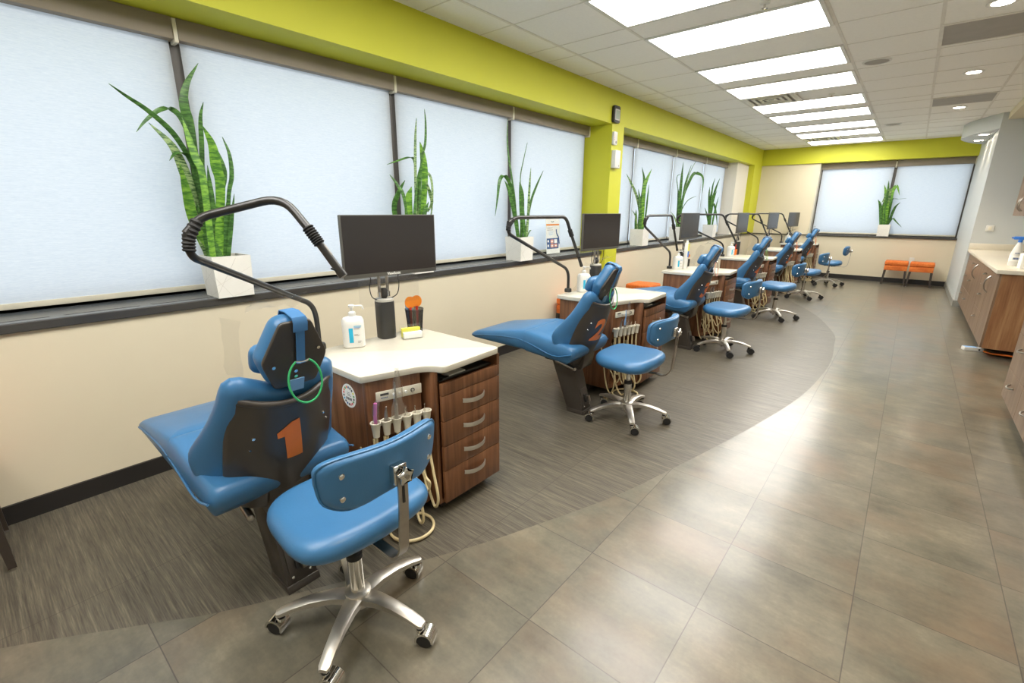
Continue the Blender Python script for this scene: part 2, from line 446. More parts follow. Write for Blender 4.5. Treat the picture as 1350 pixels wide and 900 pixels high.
# curved grey bulkhead over the corner, cream bulkhead over the cabinets
arc = [(.72, 10.15), (.62, 10.36), (.50, 10.64), (.41, 10.92), (.367, 11.18), (.367, 11.36), (.41, 11.6), (.50, 11.9), (.62, 12.16), (.72, 12.32)]
pl_ = [(p.x, p.y) for p in catmull([(x, y, 0) for x, y in arc], 4)]+[(.72, 12.32), (.72, 10.15)]
pp = []
for q in pl_:
    if not pp or (Vector(q)-Vector(pp[-1])).length > 1e-4: pp.append(q)
if (Vector(pp[0])-Vector(pp[-1])).length < 1e-4: pp.pop()
mb = MB(); mb.prism(pp, 'z', 2.63, ZC, 'grey_wall'); struct(mb.build('trim_8'))
mb = MB(); mb.box((.78, YN, 2.74), (1.42, 10.15, ZC), 'cream'); struct(mb.build('trim_9', smooth=False))

# windows (dark frame, glass) and one roller blind before each
def bay(edges, names, far=False):
    for (a, b), nm in zip(edges, names):
        mb = MB(); L = (lambda u, d, z: (u, YF+.27+d, z)) if far else (lambda u, d, z: (-3.425-d, u, z))
        z0, z1 = (.955, 2.49) if far else (.955, 2.47)
        for u0, u1, q0, q1 in ((a, a+.055, z0, z1), (b-.055, b, z0, z1), (a, b, z0, z0+.05), (a, b, z1-.05, z1)):
            mb.box(L(u0, -.04, q0), L(u1, .04, q1), 'frame_dark')
        w = struct(mb.build(nm, smooth=False))
        mb = MB(); mb.box(L(a+.055, -.004, z0+.05), L(b-.055, .004, z1-.05), 'glass'); mb.build('glass_pane', w, smooth=False)
def blind(a, b, label, far=False):
    t = thing('roller_blind', ((a+b)/2, YF+.2, .975) if far else (-3.36, (a+b)/2, .975), 0, label, 'blind', 'roller blinds')
    h = (b-a)/2; top = 2.405-.975
    L = (lambda u, d, z: (u, d, z)) if far else (lambda u, d, z: (-d, u, z))
    g = .026
    mb = MB(); mb.raw([L(-h+g, 0, .02), L(h-g, 0, .02), L(h-g, 0, top), L(-h+g, 0, top)], [(0, 1, 2, 3)], 'blind'); mb.build('blind_cloth', t)
    mb = MB(); mb.box(L(-h+g, -.008, 0), L(h-g, .008, .03), 'hem', .003); mb.build('hem_bar', t)
    mb = MB(); mb.box(L(-h+.012, -.055, top-.045), L(h-.012, .05, top+(.085 if far else .065)), 'cassette', .004); mb.build('blind_cassette', t)
    mb = MB(); mb.box(L(h-.011, -.06, top-.06), L(h+.009, .02, top+.06), 'ivory', .003); mb.build('bracket', t)
e1 = [(-1.88, -.42), (-.42, 1.045), (1.045, 2.51), (2.51, 3.96), (3.96, 5.45)]
bay(e1, ['window_%d' % i for i in range(1, 6)])
for (a, b), l in zip(e1, ['white roller blind just outside the picture, before the near end one', 'white roller blind at the near end, left of the tallest plant', 'wide white roller blind behind the monitor of station 1',
        'white roller blind between the two plants nearest the lime column', 'narrow white roller blind beside the lime column, behind the poster']):
    blind(a, b, l)
e2 = [(5.77, 6.82), (6.82, 8.335), (8.335, 9.875), (9.875, 11.28)]
bay(e2, ['window_%d' % i for i in range(6, 10)])
for (a, b), l in zip(e2, ['white roller blind just past the lime column', 'white roller blind second past the lime column, behind the first plant there', 'white roller blind third past the lime column', 'white roller blind beside the cream pilaster at the end of the side wall']): blind(a, b, l)
e3 = [(-1.80, -.48), (-.48, .72)]
bay(e3, ['window_10', 'window_11'], True)
for (a, b), l in zip(e3, ['white roller blind on the end wall, on the lime column side', 'white roller blind on the end wall, next to the grey wall']): blind(a, b, l, True)
mb = MB(); mb.box((-3.6, YN, .955), (-3.36, -1.88, 2.47), 'cream'); struct(mb.build('wall_left_infill', smooth=False))

# ceiling lights: pairs of 2 x 4 ft panels
ly = []
for k in range(-2, 5):
    for d in (0, .96): ly.append(3.13+2.16*k+d)
ords = ['frontmost', 'second', 'third', 'fourth', 'fifth', 'sixth', 'seventh', 'eighth', 'ninth']
vis = 0
for y in ly:
    if y+.6 > YF-.1 or y < YN+.2: continue
    seen = y > 2.5  # panels before this are unseen, added so the room is evenly lit
    lab = 'added rectangular ceiling light panel out of view, for fill light'
    if seen:
        lab = 'bright rectangular ceiling light panel, %s of the row counted from above the first plants' % ords[vis]; vis += 1
    t = thing('ceiling_light', (-1.36, y+.3, ZC), 0, lab, 'ceiling light', 'rectangular ceiling light panels')
    mb = MB(); mb.box((-.602, -.288, -.012), (.602, .288, -.004), 'panel_light'); mb.build('diffuser', t, smooth=False)
    mb = MB()
    for lo, hi in (((-.63, -.31), (.63, -.288)), ((-.63, .288), (.63, .31)), ((-.63, -.288), (-.602, .288)), ((.602, -.288), (.63, .288))):
        mb.box((*lo, -.014), (*hi, -.0005), 'white_plastic')
    mb.build('light_frame', t, smooth=False)
def downlight(x, y, z, lab, en):
    t = thing('downlight', (x, y, z), 0, lab, 'downlight', 'small round downlights')
    mb = MB(); mb.lathe([(.072, -.001), (.085, -.004), (.085, -.0075), (.06, -.0075), (.058, -.004)], 'white_plastic', 24); mb.build('trim_ring', t)
    mb = MB(); mb.lathe([(.057, -.003), (.057, -.009)], 'down_light', 20); mb.build('lamp', t)
    la = bpy.data.lights.new('downlight_beam', 'SPOT'); la.energy = en; la.color = (1, .82, .6); la.spot_size = math.radians(95); la.spot_blend = .8; la.shadow_soft_size = .06
    lo = bpy.data.objects.new('downlight_beam', la); C.objects.link(lo); lo.parent = t; lo.location = (0, 0, -.02)
for y, lab in ((-1.5, 'small round downlight behind the camera'), (.65, 'small round downlight nearest overhead, outside the picture'), (2.8, 'small round downlight above the walkway, outside the picture'), (4.955, 'round ceiling downlight beside the first grey air slot, at the upper edge'), (7.1, 'round ceiling downlight between the two grey air slots'), (9.27, 'round ceiling downlight past the second grey air slot')):
    downlight(.2, y, ZC, lab, 100)
downlight(.60, 10.75, 2.63, 'small downlight in the curved grey bulkhead, nearer the cabinets', 14)
downlight(.60, 11.55, 2.63, 'small downlight in the curved grey bulkhead, nearer the end wall', 14)
for y, lab in ((5.545, 'grey rectangular air slot in the ceiling, the larger looking one'), (8.67, 'grey rectangular air slot in the ceiling near the curved bulkhead')):
    t = thing('air_grille', (.205, y, ZC), 0, lab, 'vent', 'grey ceiling air slots')
    mb = MB(); mb.box((-.29, -.285, -.008), (.29, .285, -.004), 'slot_grey'); mb.build('grille_face', t, smooth=False)
    mb = MB()
    for lo, hi in (((-.305, -.3), (.305, -.285)), ((-.305, .285), (.305, .3)), ((-.305, -.285), (-.29, .285)), ((.29, -.285), (.305, .285))): mb.box((*lo, -.011), (*hi, -.0005), 'tbar')
    mb.build('grille_frame', t, smooth=False)
for y, lab in ((7.115, 'white square louvred ceiling vent between light panels, closer one'), (11.43, 'white square louvred ceiling vent near the end wall')):
    t = thing('ceiling_vent', (-1.66, y, ZC), 0, lab, 'vent', 'white louvred ceiling vents')
    mb = MB(); mb.box((-.295, -.295, -.005), (.295, .295, -.001), 'slot_grey'); mb.build('vent_back', t, smooth=False)
    mb = MB()
    for r in (.27, .2, .13, .06):
        for sx_, sy_ in ((1, 0), (-1, 0), (0, 1), (0, -1)):
            if sx_: mb.box((sx_*r, -r, -.022), (sx_*(r-.035), r, -.012), 'white_plastic')
            else: mb.box((-r, sy_*r, -.0219), (r, sy_*(r-.035), -.0119), 'white_plastic')
    mb.build('louvres', t, smooth=False)
    mb = MB()
    for lo, hi in (((-.3, -.3), (.3, -.272)), ((-.3, .272), (.3, .3)), ((-.3, -.272), (-.272, .272)), ((.272, -.272), (.3, .272))): mb.box((*lo, -.0215), (*hi, -.005), 'white_plastic')
    mb.build('vent_frame', t, smooth=False)
for y, lab in ((6.05, 'round white ceiling speaker near the middle of the ceiling'), (10.35, 'round white ceiling speaker near the end wall')):
    t = thing('ceiling_speaker', (-.54, y, ZC), 0, lab, 'speaker', 'round ceiling speakers')
    mb = MB(); mb.lathe([(.115, -.0005), (.115, -.006), (.1, -.01), (.098, -.007), (.097, -.0005)], 'white_plastic', 28); mb.build('speaker_rim', t)
    mb = MB(); mb.lathe([(.096, -.002), (.096, -.006), (.02, -.009)], 'slot_grey', 28); mb.build('speaker_grille', t)
for x, y, lab in ((-1.05, 3.95, 'small sprinkler head beside the second light panel'), (-1.04, 7.3, 'small sprinkler head beside the louvred ceiling vent')):
    t = thing('sprinkler', (x, y, ZC), 0, lab, 'sprinkler', 'ceiling sprinkler heads')
    mb = MB(); mb.lathe([(.035, -.0005), (.032, -.008), (.012, -.012)], 'white_plastic', 18); mb.build('sprinkler_plate', t)
    mb = MB(); mb.lathe([(.008, -.01), (.008, -.035), (.022, -.037), (.022, -.04), (.004, -.042)], 'chrome', 14); mb.build('sprinkler_head', t)

# daylight, fill from the lamps, the added unseen panels among them
w = bpy.data.worlds.new('World'); bpy.context.scene.world = w; w.use_nodes = True
bg = w.node_tree.nodes['Background']; bg.inputs[0].default_value = (.86, .92, 1, 1); bg.inputs[1].default_value = 1.08
# camera
cam = bpy.data.cameras.new('Camera'); co = bpy.data.objects.new('Camera', cam); C.objects.link(co)
cam.sensor_width = 36; cam.sensor_fit = 'HORIZONTAL'; cam.lens = 611.15/1350*36; cam.clip_start = .03
a_, b_, g_ = -.697, -.276, -.004
fw = Vector((math.sin(a_)*math.cos(b_), math.cos(a_)*math.cos(b_), math.sin(b_))); rt = Vector((math.cos(a_), -math.sin(a_), 0)); dn = fw.cross(rt)
r2 = rt*math.cos(g_)+dn*math.sin(g_); d2 = dn*math.cos(g_)-rt*math.sin(g_)
co.matrix_world = Matrix(((r2.x, -d2.x, -fw.x, 0), (r2.y, -d2.y, -fw.y, 0), (r2.z, -d2.z, -fw.z, 1.46), (0, 0, 0, 1)))
bpy.context.scene.camera = co
sc = bpy.context.scene
sc.view_settings.view_transform = 'Standard'; sc.view_settings.look = 'None'; sc.view_settings.exposure = .38; sc.view_settings.gamma = 1; sc.view_settings.use_curve_mapping = False
sc.cycles.max_bounces = 8; sc.cycles.diffuse_bounces = 5; sc.cycles.transparent_max_bounces = 12; sc.cycles.use_denoising = True; sc.cycles.sample_clamp_indirect = 6

# ================================================================== DENTAL CHAIR (faces -X, y is its width, origin at the foot of the pedestal)
d_ = Vector((math.sin(math.radians(19.5)), 0, math.cos(math.radians(19.5)))); n_ = Vector((d_.z, 0, -d_.x)); P0 = Vector((-.048, 0, .44))
def bk(u, s, n): return P0+d_*s+n_*n+Vector((0, u, 0))       # back frame: across, up the back, out of the back
def smooth(t): t = max(0, min(1, t)); return t*t*(3-2*t)
def wing(u, s):
    g = smooth(s/.15)*.5+.5 if s < .17 else 1-smooth((s-.17)/.32)
    return -.08*g*max(0, (abs(u)-.09)/.175)**1.7 if abs(u) > .09 else 0
def shell_n(u, s): return .022-.082*(abs(u)/.185)**2+.012*math.sin(PI*max(0, min(1, s/.4)))
ZT = [(-.97, .505), (-.93, .53), (-.8, .565), (-.6, .605), (-.45, .625), (-.38, .622), (-.3, .607), (-.15, .575), (.03, .56)]
ZB = [(-.97, .478), (-.65, .49), (-.45, .487), (-.3, .435), (-.18, .392), (-.12, .39), (-.05, .435), (.015, .485)]
def seatfn(x, y, h, T=.1):
    t = interp(ZT, x); b = interp(ZB, x); k = h/T+.5
    groove = -.005*sum(math.exp(-((x-q)/.012)**2) for q in (-.1, -.19, -.28))*max(0, min(1, (k-.8)*5)) if abs(y) < .24 else 0
    return Vector((x, y, b+(t-b)*k-.012*(abs(y)/.27)**3*max(0, k-.5)+groove))
NUMS = {}
def number_bm(ch):
    if ch == '1':
        bm = bmesh.new(); P = [(.036, .152), (.008, .146), (-.044, .106), (-.044, .09), (-.016, .096), (-.016, 0), (.036, 0)]
        P = [(x, y-.076) for x, y in P]
        # subdivided strip so that it follows the curved shell
        for lo, hi, top in ((-.016, .036, None), ):
            N = 10; xs = [-.036, -.026, -.016]+[-.016+.052*i/4 for i in range(1, 5)]
        yt = lambda x: .106+(x+.044)/.052*.04 if x < .008 else .146+(x-.008)/.028*.006
        yb = lambda x: .09+(x+.044)/.028*.006 if x < -.016 else 0
        cols_ = []
        for i, x in enumerate(xs):
            for side in ((0,) if i != 2 else (0, 1)):
                b0 = .096 if (i == 2 and side == 0) else (0 if i >= 2 else yb(x))
                cols_.append((i, side, [bm.verts.new((x, b0-.076+(yt(x)-b0)*j/N, 0)) for j in range(N+1)]))
        for (i, s1, a), (j, s2, b) in zip(cols_, cols_[1:]):
            if i == j: continue
            for k in range(N): bm.faces.new((a[k], b[k], b[k+1], a[k+1]))
        return bm
    bm = text_bm(ch, .20, 0, .008, .12); bmesh.ops.triangulate(bm, faces=bm.faces[:]); bmesh.ops.subdivide_edges(bm, edges=[e for e in bm.edges if e.calc_length() > .03], cuts=2)
    return bm
def make_chair(num, cord, loc, label, rz=0, cover=True):
    t = thing('dental_chair', loc, rz, label, 'dental chair', 'dental chairs')
    # pedestal
    mb = MB(); mb.prism([(-.135, 0), (0, 0), (-.115, .405), (-.30, .405)], 'y', -.062, .062, 'shell', .006); mb.prism([(-.14, 0), (.004, 0), (-.005, .03), (-.147, .03)], 'y', -.066, .066, 'shell', .003); mb.build('pedestal', t)
    mb = MB(); R = Matrix.Rotation(math.radians(-15.8), 4, 'Y')
    mx = Matrix.Translation((-.0305, 0, .115)) @ R
    mb.box((-.003, -.045, -.075), (.004, .045, .075), 'shell', .002, mx=mx)
    mb.box((.004, -.02, -.03), (.022, -.002, .03), 'black_plastic', .003, mx=mx); mb.box((.004, .0, -.035), (.035, .026, .012), 'steel', .003, mx=mx)
    c = mb.build('pedal_switch', t)
    for y in (-.035, .035): mb = MB(); mb.lathe([(.006, 0), (.006, .003), (.003, .0045)], 'chrome', 10, mx=mx @ Matrix.Translation((.004, y, -.06)) @ Matrix.Rotation(PI/2, 4, 'Y')); mb.build('switch_screw', c)
    # frame below the seat, chrome side rod, hinge
    mb = MB(); mb.box((-.33, -.10, .385), (-.06, .10, .43), 'black_plastic', .006); mb.box((-.38, -.13, .425), (-.2, .13, .45), 'black_plastic', .006); mb.build('seat_frame', t)
    mb = MB(); mb.tube([(-.21, -.125, .40), (-.05, -.135, .372)], .014, 'steel', 14); mb.ball((-.05, -.135, .372), .0145, 'steel'); mb.build('side_rod', t)
    mb = MB(); pts = [(-.2, .39), (-.07, .345), (-.03, .35), (-.012, .41), (-.0, .50), (-.06, .50), (-.2, .43)]
    mb.prism(round_poly(pts, .02), 'y', -.075, .075, 'shell', .003); mb.build('back_hinge', t)
    # seat and leg rest
    mb = MB(); mb.cushion(round_poly([(-.425, -.27), (.015, -.26), (.015, .26), (-.425, .27)], [.02, .05, .05, .02], 5), .1, seatfn, 'vinyl', .10, 0, 12); c = mb.build('seat', t)
    mb = MB(); mb.cushion(round_poly([(-.965, -.255), (-.385, -.27), (-.385, .27), (-.965, .255)], [.07, .01, .01, .07], 6), .1, seatfn, 'vinyl', .10, 0, 14); lr = mb.build('leg_rest', t)
    for o_, x0, x1 in ((c, -.40, .0), (lr, -.90, -.41)):
        for s_ in (-1, 1):
            mb = MB(); path = [seatfn(x0+(x1-x0)*i/8, s_*(.268 if x0 > -.5 else .2555+.0125*(x0+(x1-x0)*i/8+.965)/.56), .0) for i in range(9)]
            mb.tube(path, .0045, 'vinyl', 6); mb.build('piping', o_)
    # backrest with elbow wings
    out = [(-.10, .495), (-.15, .515), (-.185, .495), (-.205, .38), (-.235, .25), (-.264, .15), (-.258, .08), (-.225, .02), (-.15, -.03), (0, -.04)]
    out = out+[(-x, y) for x, y in out[-2::-1]]+[(.0, .44)]
    out = resample(round_poly(out, .05, 5), 64)
    mb = MB(); mb.cushion(out, .085, lambda u, s, h: bk(u, s, -.055+h+wing(u, s)-(.035*(abs(u)/.27)**2 if s > .1 else .03*(abs(u)/.27)**2)), 'vinyl', .2, .006, 10); mb.build('backrest', t)
    # dark moulded shell with the number
    so = [(-.18, .452), (-.10, .435), (0, .427), (.10, .435), (.18, .452), (.194, .2), (.192, .03), (.16, -.05), (0, -.065), (-.16, -.05), (-.192, .03), (-.194, .2)]
    so = resample(round_poly(so, [.012, .05, .05, .05, .012, .08, .05, .04, .05, .04, .05, .08], 5), 96)
    mb = MB(); mb.cushion(so, .022, lambda u, s, h: bk(u, s, shell_n(u, s)+h), 'shell', .05, 0, 18, 3); rim = [(q.x, q.y) for q in (Vector(p) for p in so) if q.y > .418 and abs(q.x) < .166]; rim.sort(); mb.tube([bk(x*.985, y*.99, shell_n(x*.985, y*.99)) for x, y in rim], .0125, 'shell', 10); sh = mb.build('back_shell', t)
    if num:
        bm = number_bm(num)
        for v in bm.verts: u, s = v.co.x*1.1-(.012 if num == '1' else .04), v.co.y*1.1+(.275 if num == '1' else .24); u -= .1*(s-.275)*(num == '1'); v.co = bk(u, s, shell_n(u, s)+.0118+.0022)
        mb = MB(); mb.bm(bm, 'orange'); mb.build('number', sh, False)
    for u, s in ((-.12, .30), (.13, .31), (-.12, .03), (.12, .06), (.15, .27), (-.13, .25)):
        p = bk(u, s, shell_n(u, s)+.012); mb = MB(); mb.cyl(p-n_*.003, p+n_*.0025, .0055 if abs(u) < .125 else .0035, 'chrome', 10); mb.build('shell_screw', sh)
    # headrest: pad, dark back plate, roll pillow, strap, holder
    ho = [(-.05, .118), (.05, .118), (.108, -.01), (.105, -.03), (.07, -.118), (-.07, -.118), (-.105, -.03), (-.108, -.01)]
    hs = .585 if num == '1' else .57; hu = .022 if num == '1' else 0
    tl = math.radians(6 if num == '1' else -5); ct, st_ = math.cos(tl), math.sin(tl)
    hf = lambda u, v, n: bk(u+hu, hs+v*ct+n*st_, -.06-v*st_+n*ct)
    pad = [(p.x*1.04, p.y*1.04) for p in round_poly(ho, .03, 4)]; plate = [(p.x, p.y) for p in round_poly(ho, .014, 3)]
    mb = MB(); mb.cushion(pad, .07, lambda u, v, h: hf(u, v, h), 'vinyl', .16, .004); hd = mb.build('headrest', t)
    mb = MB(); mb.cushion(plate, .014, lambda u, v, h: hf(u, v, .040+h), 'shell', .04, 0, 3, 3); hp = mb.build('headrest_plate', hd)
    for u, v in ((-.075, -.03), (.075, .01), (-.003, -.06), (-.003, -.08)): mb = MB(); p = hf(u, v, .05); mb.cyl(p, p+n_*.003, .006, 'chrome', 10); mb.build('plate_screw', hp)
    mb = MB(); mb.cushion(round_poly([(-.105, -.07), (.105, -.07), (.105, .03), (-.105, .03)], .035, 4), .06, lambda u, v, h: hf(u, v-.03, -.06+h), 'vinyl', .3, .004); mb.build('head_pillow', hd)
    g = []
    for k, (v, nn) in enumerate(((.03, -.045), (.09, -.045), (.121, -.036), (.129, 0), (.126, .042), (.112, .053), (.07, .056), (.0, .058), (-.03, .06))):
        g.append([hf(u, v, nn) for u in (-.004, .010, .024)])
    mb = MB(); mb.sheet(g, .004, 'vinyl_strap')
    g = [[hf(u, v, nn) for u in (-.013, .010, .033)] for v, nn in ((.06, -.049), (.1, -.049), (.124, -.04), (.133, 0), (.13, .046), (.116, .057), (.086, .058))]
    mb.sheet(g, .004, 'vinyl_strap'); mb.build('headrest_strap', hd)
    mb = MB(); mb.box((-.016, -.022, -.006), (.016, .022, .03), 'black_plastic', .003, mx=Matrix.Translation(hf(.0, -.118, .03)) @ Matrix.Rotation(math.radians(24), 4, 'Y')); mb.build('headrest_holder', hd)
    mb = MB(); p = hf(0, -.112, .05); mb.prism([(-.024, -.024), (.024, -.024), (.024, .022), (-.024, .022)], 'z', 0, .004, 'light_blue', mx=Matrix.Translation(p) @ Matrix(((0, d_.x, n_.x, 0), (1, 0, 0, 0), (0, d_.z, n_.z, 0), (0, 0, 0, 1)))); mb.build('holder_tag', hd)
    if cover:
        rnd = random.Random(ord(num)); g = []
        for i in range(7):
            g.append([hf(-.115-.012*rnd.random()-.012*j, -.12+.21*i/6, -.09-.015*j+.016*rnd.random()) for j in range(4)])
        mb = MB(); mb.sheet(g, .0006, 'clear_film')
        g = []
        for i in range(8):
            g.append([hf(-.09+.18*i/7, .15-.02*j+.025*rnd.random(), -.06-.02*j+.012*rnd.random()) for j in range(4)])
        mb.sheet(g, .0006, 'clear_film'); mb.build('plastic_cover', hd)
    # cord hoop that hangs from the strap: a thing of its own
    cols = {'cord_green': 'green', 'cord_pink': 'pale pink', 'cord_lime': 'light green', 'cord_orange': 'orange'}
    return t, cord, hf
def hoop(hf, root, cord, label, r=.058):
    t = thing('bib_cord', root.location, root.rotation_euler.z, label, 'cord', 'bib cords hung on the headrests')
    top = hf(.010, -.018, .068); down = Vector((.12, 0, -1)).normalized(); side = Vector((0, 1, 0)); c = top+down*.068
    path = []
    for k in range(29):
        a = math.radians(-158+316*k/28); path.append(c+down*math.cos(a)*.075+side*math.sin(a)*.056)
    mb = MB(); mb.tube(path, .0036, cord, 8); o = mb.build('hoop', t)
    for p, q in ((path[0], top), (path[-1], top)): mb = MB(); mb.tube([p, p.lerp(q, .5)+n_*.004, q+n_*.004], [.0045, .0055, .003], 'chrome', 8); mb.build('clip', t)
CH = []
specs = [('1', 'cord_green', .64, 0, 'blue dental chair with the orange number 1 on its back'), ('2', 'cord_green', 2.82, .03, 'blue dental chair with the orange number 2 on its back'),
 ('3', 'cord_pink', 5.03, .03, 'blue dental chair with the orange number 3 on its back'), ('4', 'cord_lime', 7.22, .02, 'blue dental chair fourth from the front, light green cord at its headrest'),
 ('5', 'cord_orange', 9.40, .02, 'blue dental chair fifth from the front, orange cord at its headrest'), ('6', 'cord_orange', 11.47, .02, 'blue dental chair closest to the end wall')]
cl = ['green cord hoop hanging on the headrest of chair number 1', 'green cord hoop hanging on the headrest of chair number 2', 'pale pink cord hoop on the headrest of chair number 3', 'light green cord hoop on the fourth dental chair', 'orange cord hoop on the fifth dental chair', 'orange cord hoop on the dental chair closest to the end wall']
for (nm, cd, y, rz, lb), l2 in zip(specs, cl):
    t, cd, hf = make_chair(nm, cd, (-1.62, y, 0), lb, rz); hoop(hf, t, cd, l2)

# ================================================================== OPERATOR STOOL (backrest on +X)
def make_stool(black):
    t = thing('operator_stool')
    hood = 'rubber' if black else 'chrome'
    mb = MB(); mb.cushion(superell(.198, .24, 3.8, 48), .085, lambda x, y, h: Vector((x*(1+.08*(1 if x > 0 else 0)*(1-abs(y)/.24)), y*(1+.05*x/.18), .455+h-.010*(y/.22)**2*0+.012*(x/.19)**2*(1 if x < 0 else .2))), 'vinyl', .2, .006, 7); c = mb.build('seat', t)
    mb = MB(); mb.box((-.09, -.08, .395), (.11, .08, .412), 'black_plastic', .004); mb.build('seat_plate', t)
    mb = MB(); mb.cyl((0, 0, .1), (0, 0, .27), .026, 'chrome', 20); mb.cyl((0, 0, .268), (0, 0, .288), .028, 'rubber', 20); mb.cyl((0, 0, .285), (0, 0, .42), .016, 'chrome', 16); mb.cyl((0, 0, .05), (0, 0, .1), .014, 'steel', 12); mb.build('gas_column', t)
    mb = MB(); mb.tube([(.02, .05, .388), (.03, .16, .382), (.035, .2, .37)], .006, 'steel', 8); mb.ball((.036, .205, .368), .011, 'black_plastic'); mb.build('height_lever', t)
    mb = MB(); mb.lathe([(.02, .07), (.045, .075), (.05, .1), (.045, .128), (.03, .135)], 'alu', 24); b = mb.build('hub', t)
    for k in range(5):
        a = math.radians(17+72*k); R = Matrix.Rotation(a, 4, 'Z')
        mb = MB(); g = []
        for r, z, w, h in ((.03, .122, .032, .028), (.09, .13, .026, .027), (.16, .125, .022, .024), (.225, .11, .02, .02), (.268, .094, .0185, .017), (.28, .09, .013, .013)):
            g.append([(r, -w, z-h), (r, -w, z-.004), (r, -w*.6, z), (r, w*.6, z), (r, w, z-.004), (r, w, z-h)])
        vs = [R @ Vector(p) for row in g for p in row]; fs = []
        for i in range(len(g)-1):
            for j in range(6): q, e = i*6+j, i*6+(j+1) % 6; fs.append((q, e, e+6, q+6))
        fs += [tuple(range(6))[::-1], tuple(30+j for j in range(6))]
        mb.raw(vs, fs, 'alu'); mb.cyl(R @ Vector((.265, 0, .055)), R @ Vector((.265, 0, .086)), .012, 'rubber', 12); mb.build('leg', b)
        cx = R @ Vector((.265, 0, 0)); th = a*1.7+k
        mx = Matrix.Translation(cx) @ Matrix.Rotation(th, 4, 'Z') @ Matrix.Scale(1.24, 4)
        mb = MB()
        for s_ in (-1, 1): mb.lathe([(.012, 0), (.0235, .001), (.024, .003), (.024, .009), (.022, .011), (.008, .012)], 'rubber', 18, mx=mx @ Matrix.Translation((.016, 0 if s_ > 0 else 0, .0242)) @ Matrix.Rotation(-PI/2*s_, 4, 'X') @ Matrix.Translation((0, 0, .006)))
        w = mb.build('caster', b)
        mb = MB()
        prof = [(.016+.0275*math.cos(q), .0245+.0275*math.sin(q)) for q in [math.radians(v) for v in range(-5, 215, 15)]]
        prof = prof+[(.016+.021*math.cos(q), .0245+.021*math.sin(q)) for q in [math.radians(v) for v in range(205, -6, -15)]]
        mb.prism(prof, 'y', -.0205, .0205, hood, mx=mx); mb.cyl(mx @ Vector((0, 0, .042)), mx @ Vector((0, 0, .052)), .014, hood, 12); mb.cyl(mx @ Vector((.016, -.006, .0245)), mx @ Vector((.016, .006, .0245)), .02, hood, 14)
        mb.build('caster_hood', w)
    # back bar: flat steel from below the seat up to the backrest
    bar = rounded([(.05, 0, .386), (.265, 0, .386), (.303, 0, .43), (.318, 0, .62), (.318, 0, .71)], .05, 6)
    mb = MB(); g = []
    for i, p in enumerate(bar): g.append([(p.x, -.017, p.z), (p.x, 0, p.z), (p.x, .017, p.z)])
    mb.sheet(g, .006, 'steel'); bb = mb.build('back_bar', t)
    mb = MB(); mb.box((.3215, -.004, .61), (.3225, .004, .665), 'rubber', 0); mb.build('bar_slot', bb, False)
    mb = MB(); mb.box((.286, -.022, .67), (.3145, .022, .73), 'chrome', .004); mb.build('bracket', bb)
    mb = MB(); st = []
    for k in range(10): r = .031 if k % 2 == 0 else .017; st.append((r*math.cos(PI*k/5+.3), r*math.sin(PI*k/5+.3)))
    mb.prism(round_poly(st, .006, 3), 'x', .3225, .3375, 'chrome', .003, mx=Matrix.Translation((0, .004, .70))); mb.cyl((.315, .004, .70), (.342, .004, .70), .007, 'steel', 12); mb.build('star_knob', bb)
    bo = [(-.205, .02), (-.2, .075), (-.14, .098), (0, .1), (.14, .098), (.2, .075), (.205, .02), (.19, -.05), (.13, -.088), (.05, -.075), (0, -.07), (-.05, -.075), (-.13, -.088), (-.19, -.05)]
    bo = [(p.x, p.y) for p in catmull([(x, y, 0) for x, y in bo]+[(bo[0][0], bo[0][1], 0)], 4)][:-1]
    bf = lambda u, v, h: Vector((.262+h-.055*(u/.2)**2+v*.09, u, .70+v*.92))
    mb = MB(); mb.cushion(bo, .05, lambda u, v, h: bf(u, v, h), 'vinyl', .14, .003, 7); bp = mb.build('backrest', t)
    mb = MB()
    pr = [bf(p[0]*1.0, p[1]*1.0, .010) for p in bo]; mb.tube(pr+[pr[0]], .0035, 'vinyl', 6, False); mb.build('piping', bp)
    for u in (-.15, .15):
        for v in (-.035, .045):
            mb = MB(); p = bf(u, v, .0255); q = Vector((1, 0, -.1)).normalized(); mb.tube([p-q*.004, p+q*.002, p+q*.004], [.0095, .009, .005], 'chrome', 14); mb.build('backrest_screw', bp)
    return t
SA = make_stool(False); SB = make_stool(True); SA2 = copy_tree(SA)
for ch in [x for x in bpy.data.objects if x.parent == SA and x.name.split('.')[0] in ('seat', 'seat_plate', 'back_bar', 'backrest', 'height_lever')]: ch.location.z += .028
ss = [(SA, -1.315, .70, 0, 'blue operator stool with chrome casters behind chair number 1'), (SA2, -1.365, 2.93, .0, 'blue operator stool with chrome casters behind chair number 2'),
 (SB, -1.355, 5.16, -.1, 'blue operator stool with black casters beside chair number 3'), (1, -1.29, 7.30, -.1, 'blue operator stool behind the fourth dental chair'),
 (1, -1.27, 9.42, -.1, 'blue operator stool behind the fifth dental chair'), (1, -1.16, 11.45, .05, 'blue operator stool nearest the end wall and orange seats')]
for o, x, y, rz, lb in ss:
    if o == 1: o = copy_tree(SB)
    o.location = (x, y, 0); o.rotation_euler.z = rz; tag(o, lb, 'stool', 'blue operator stools')

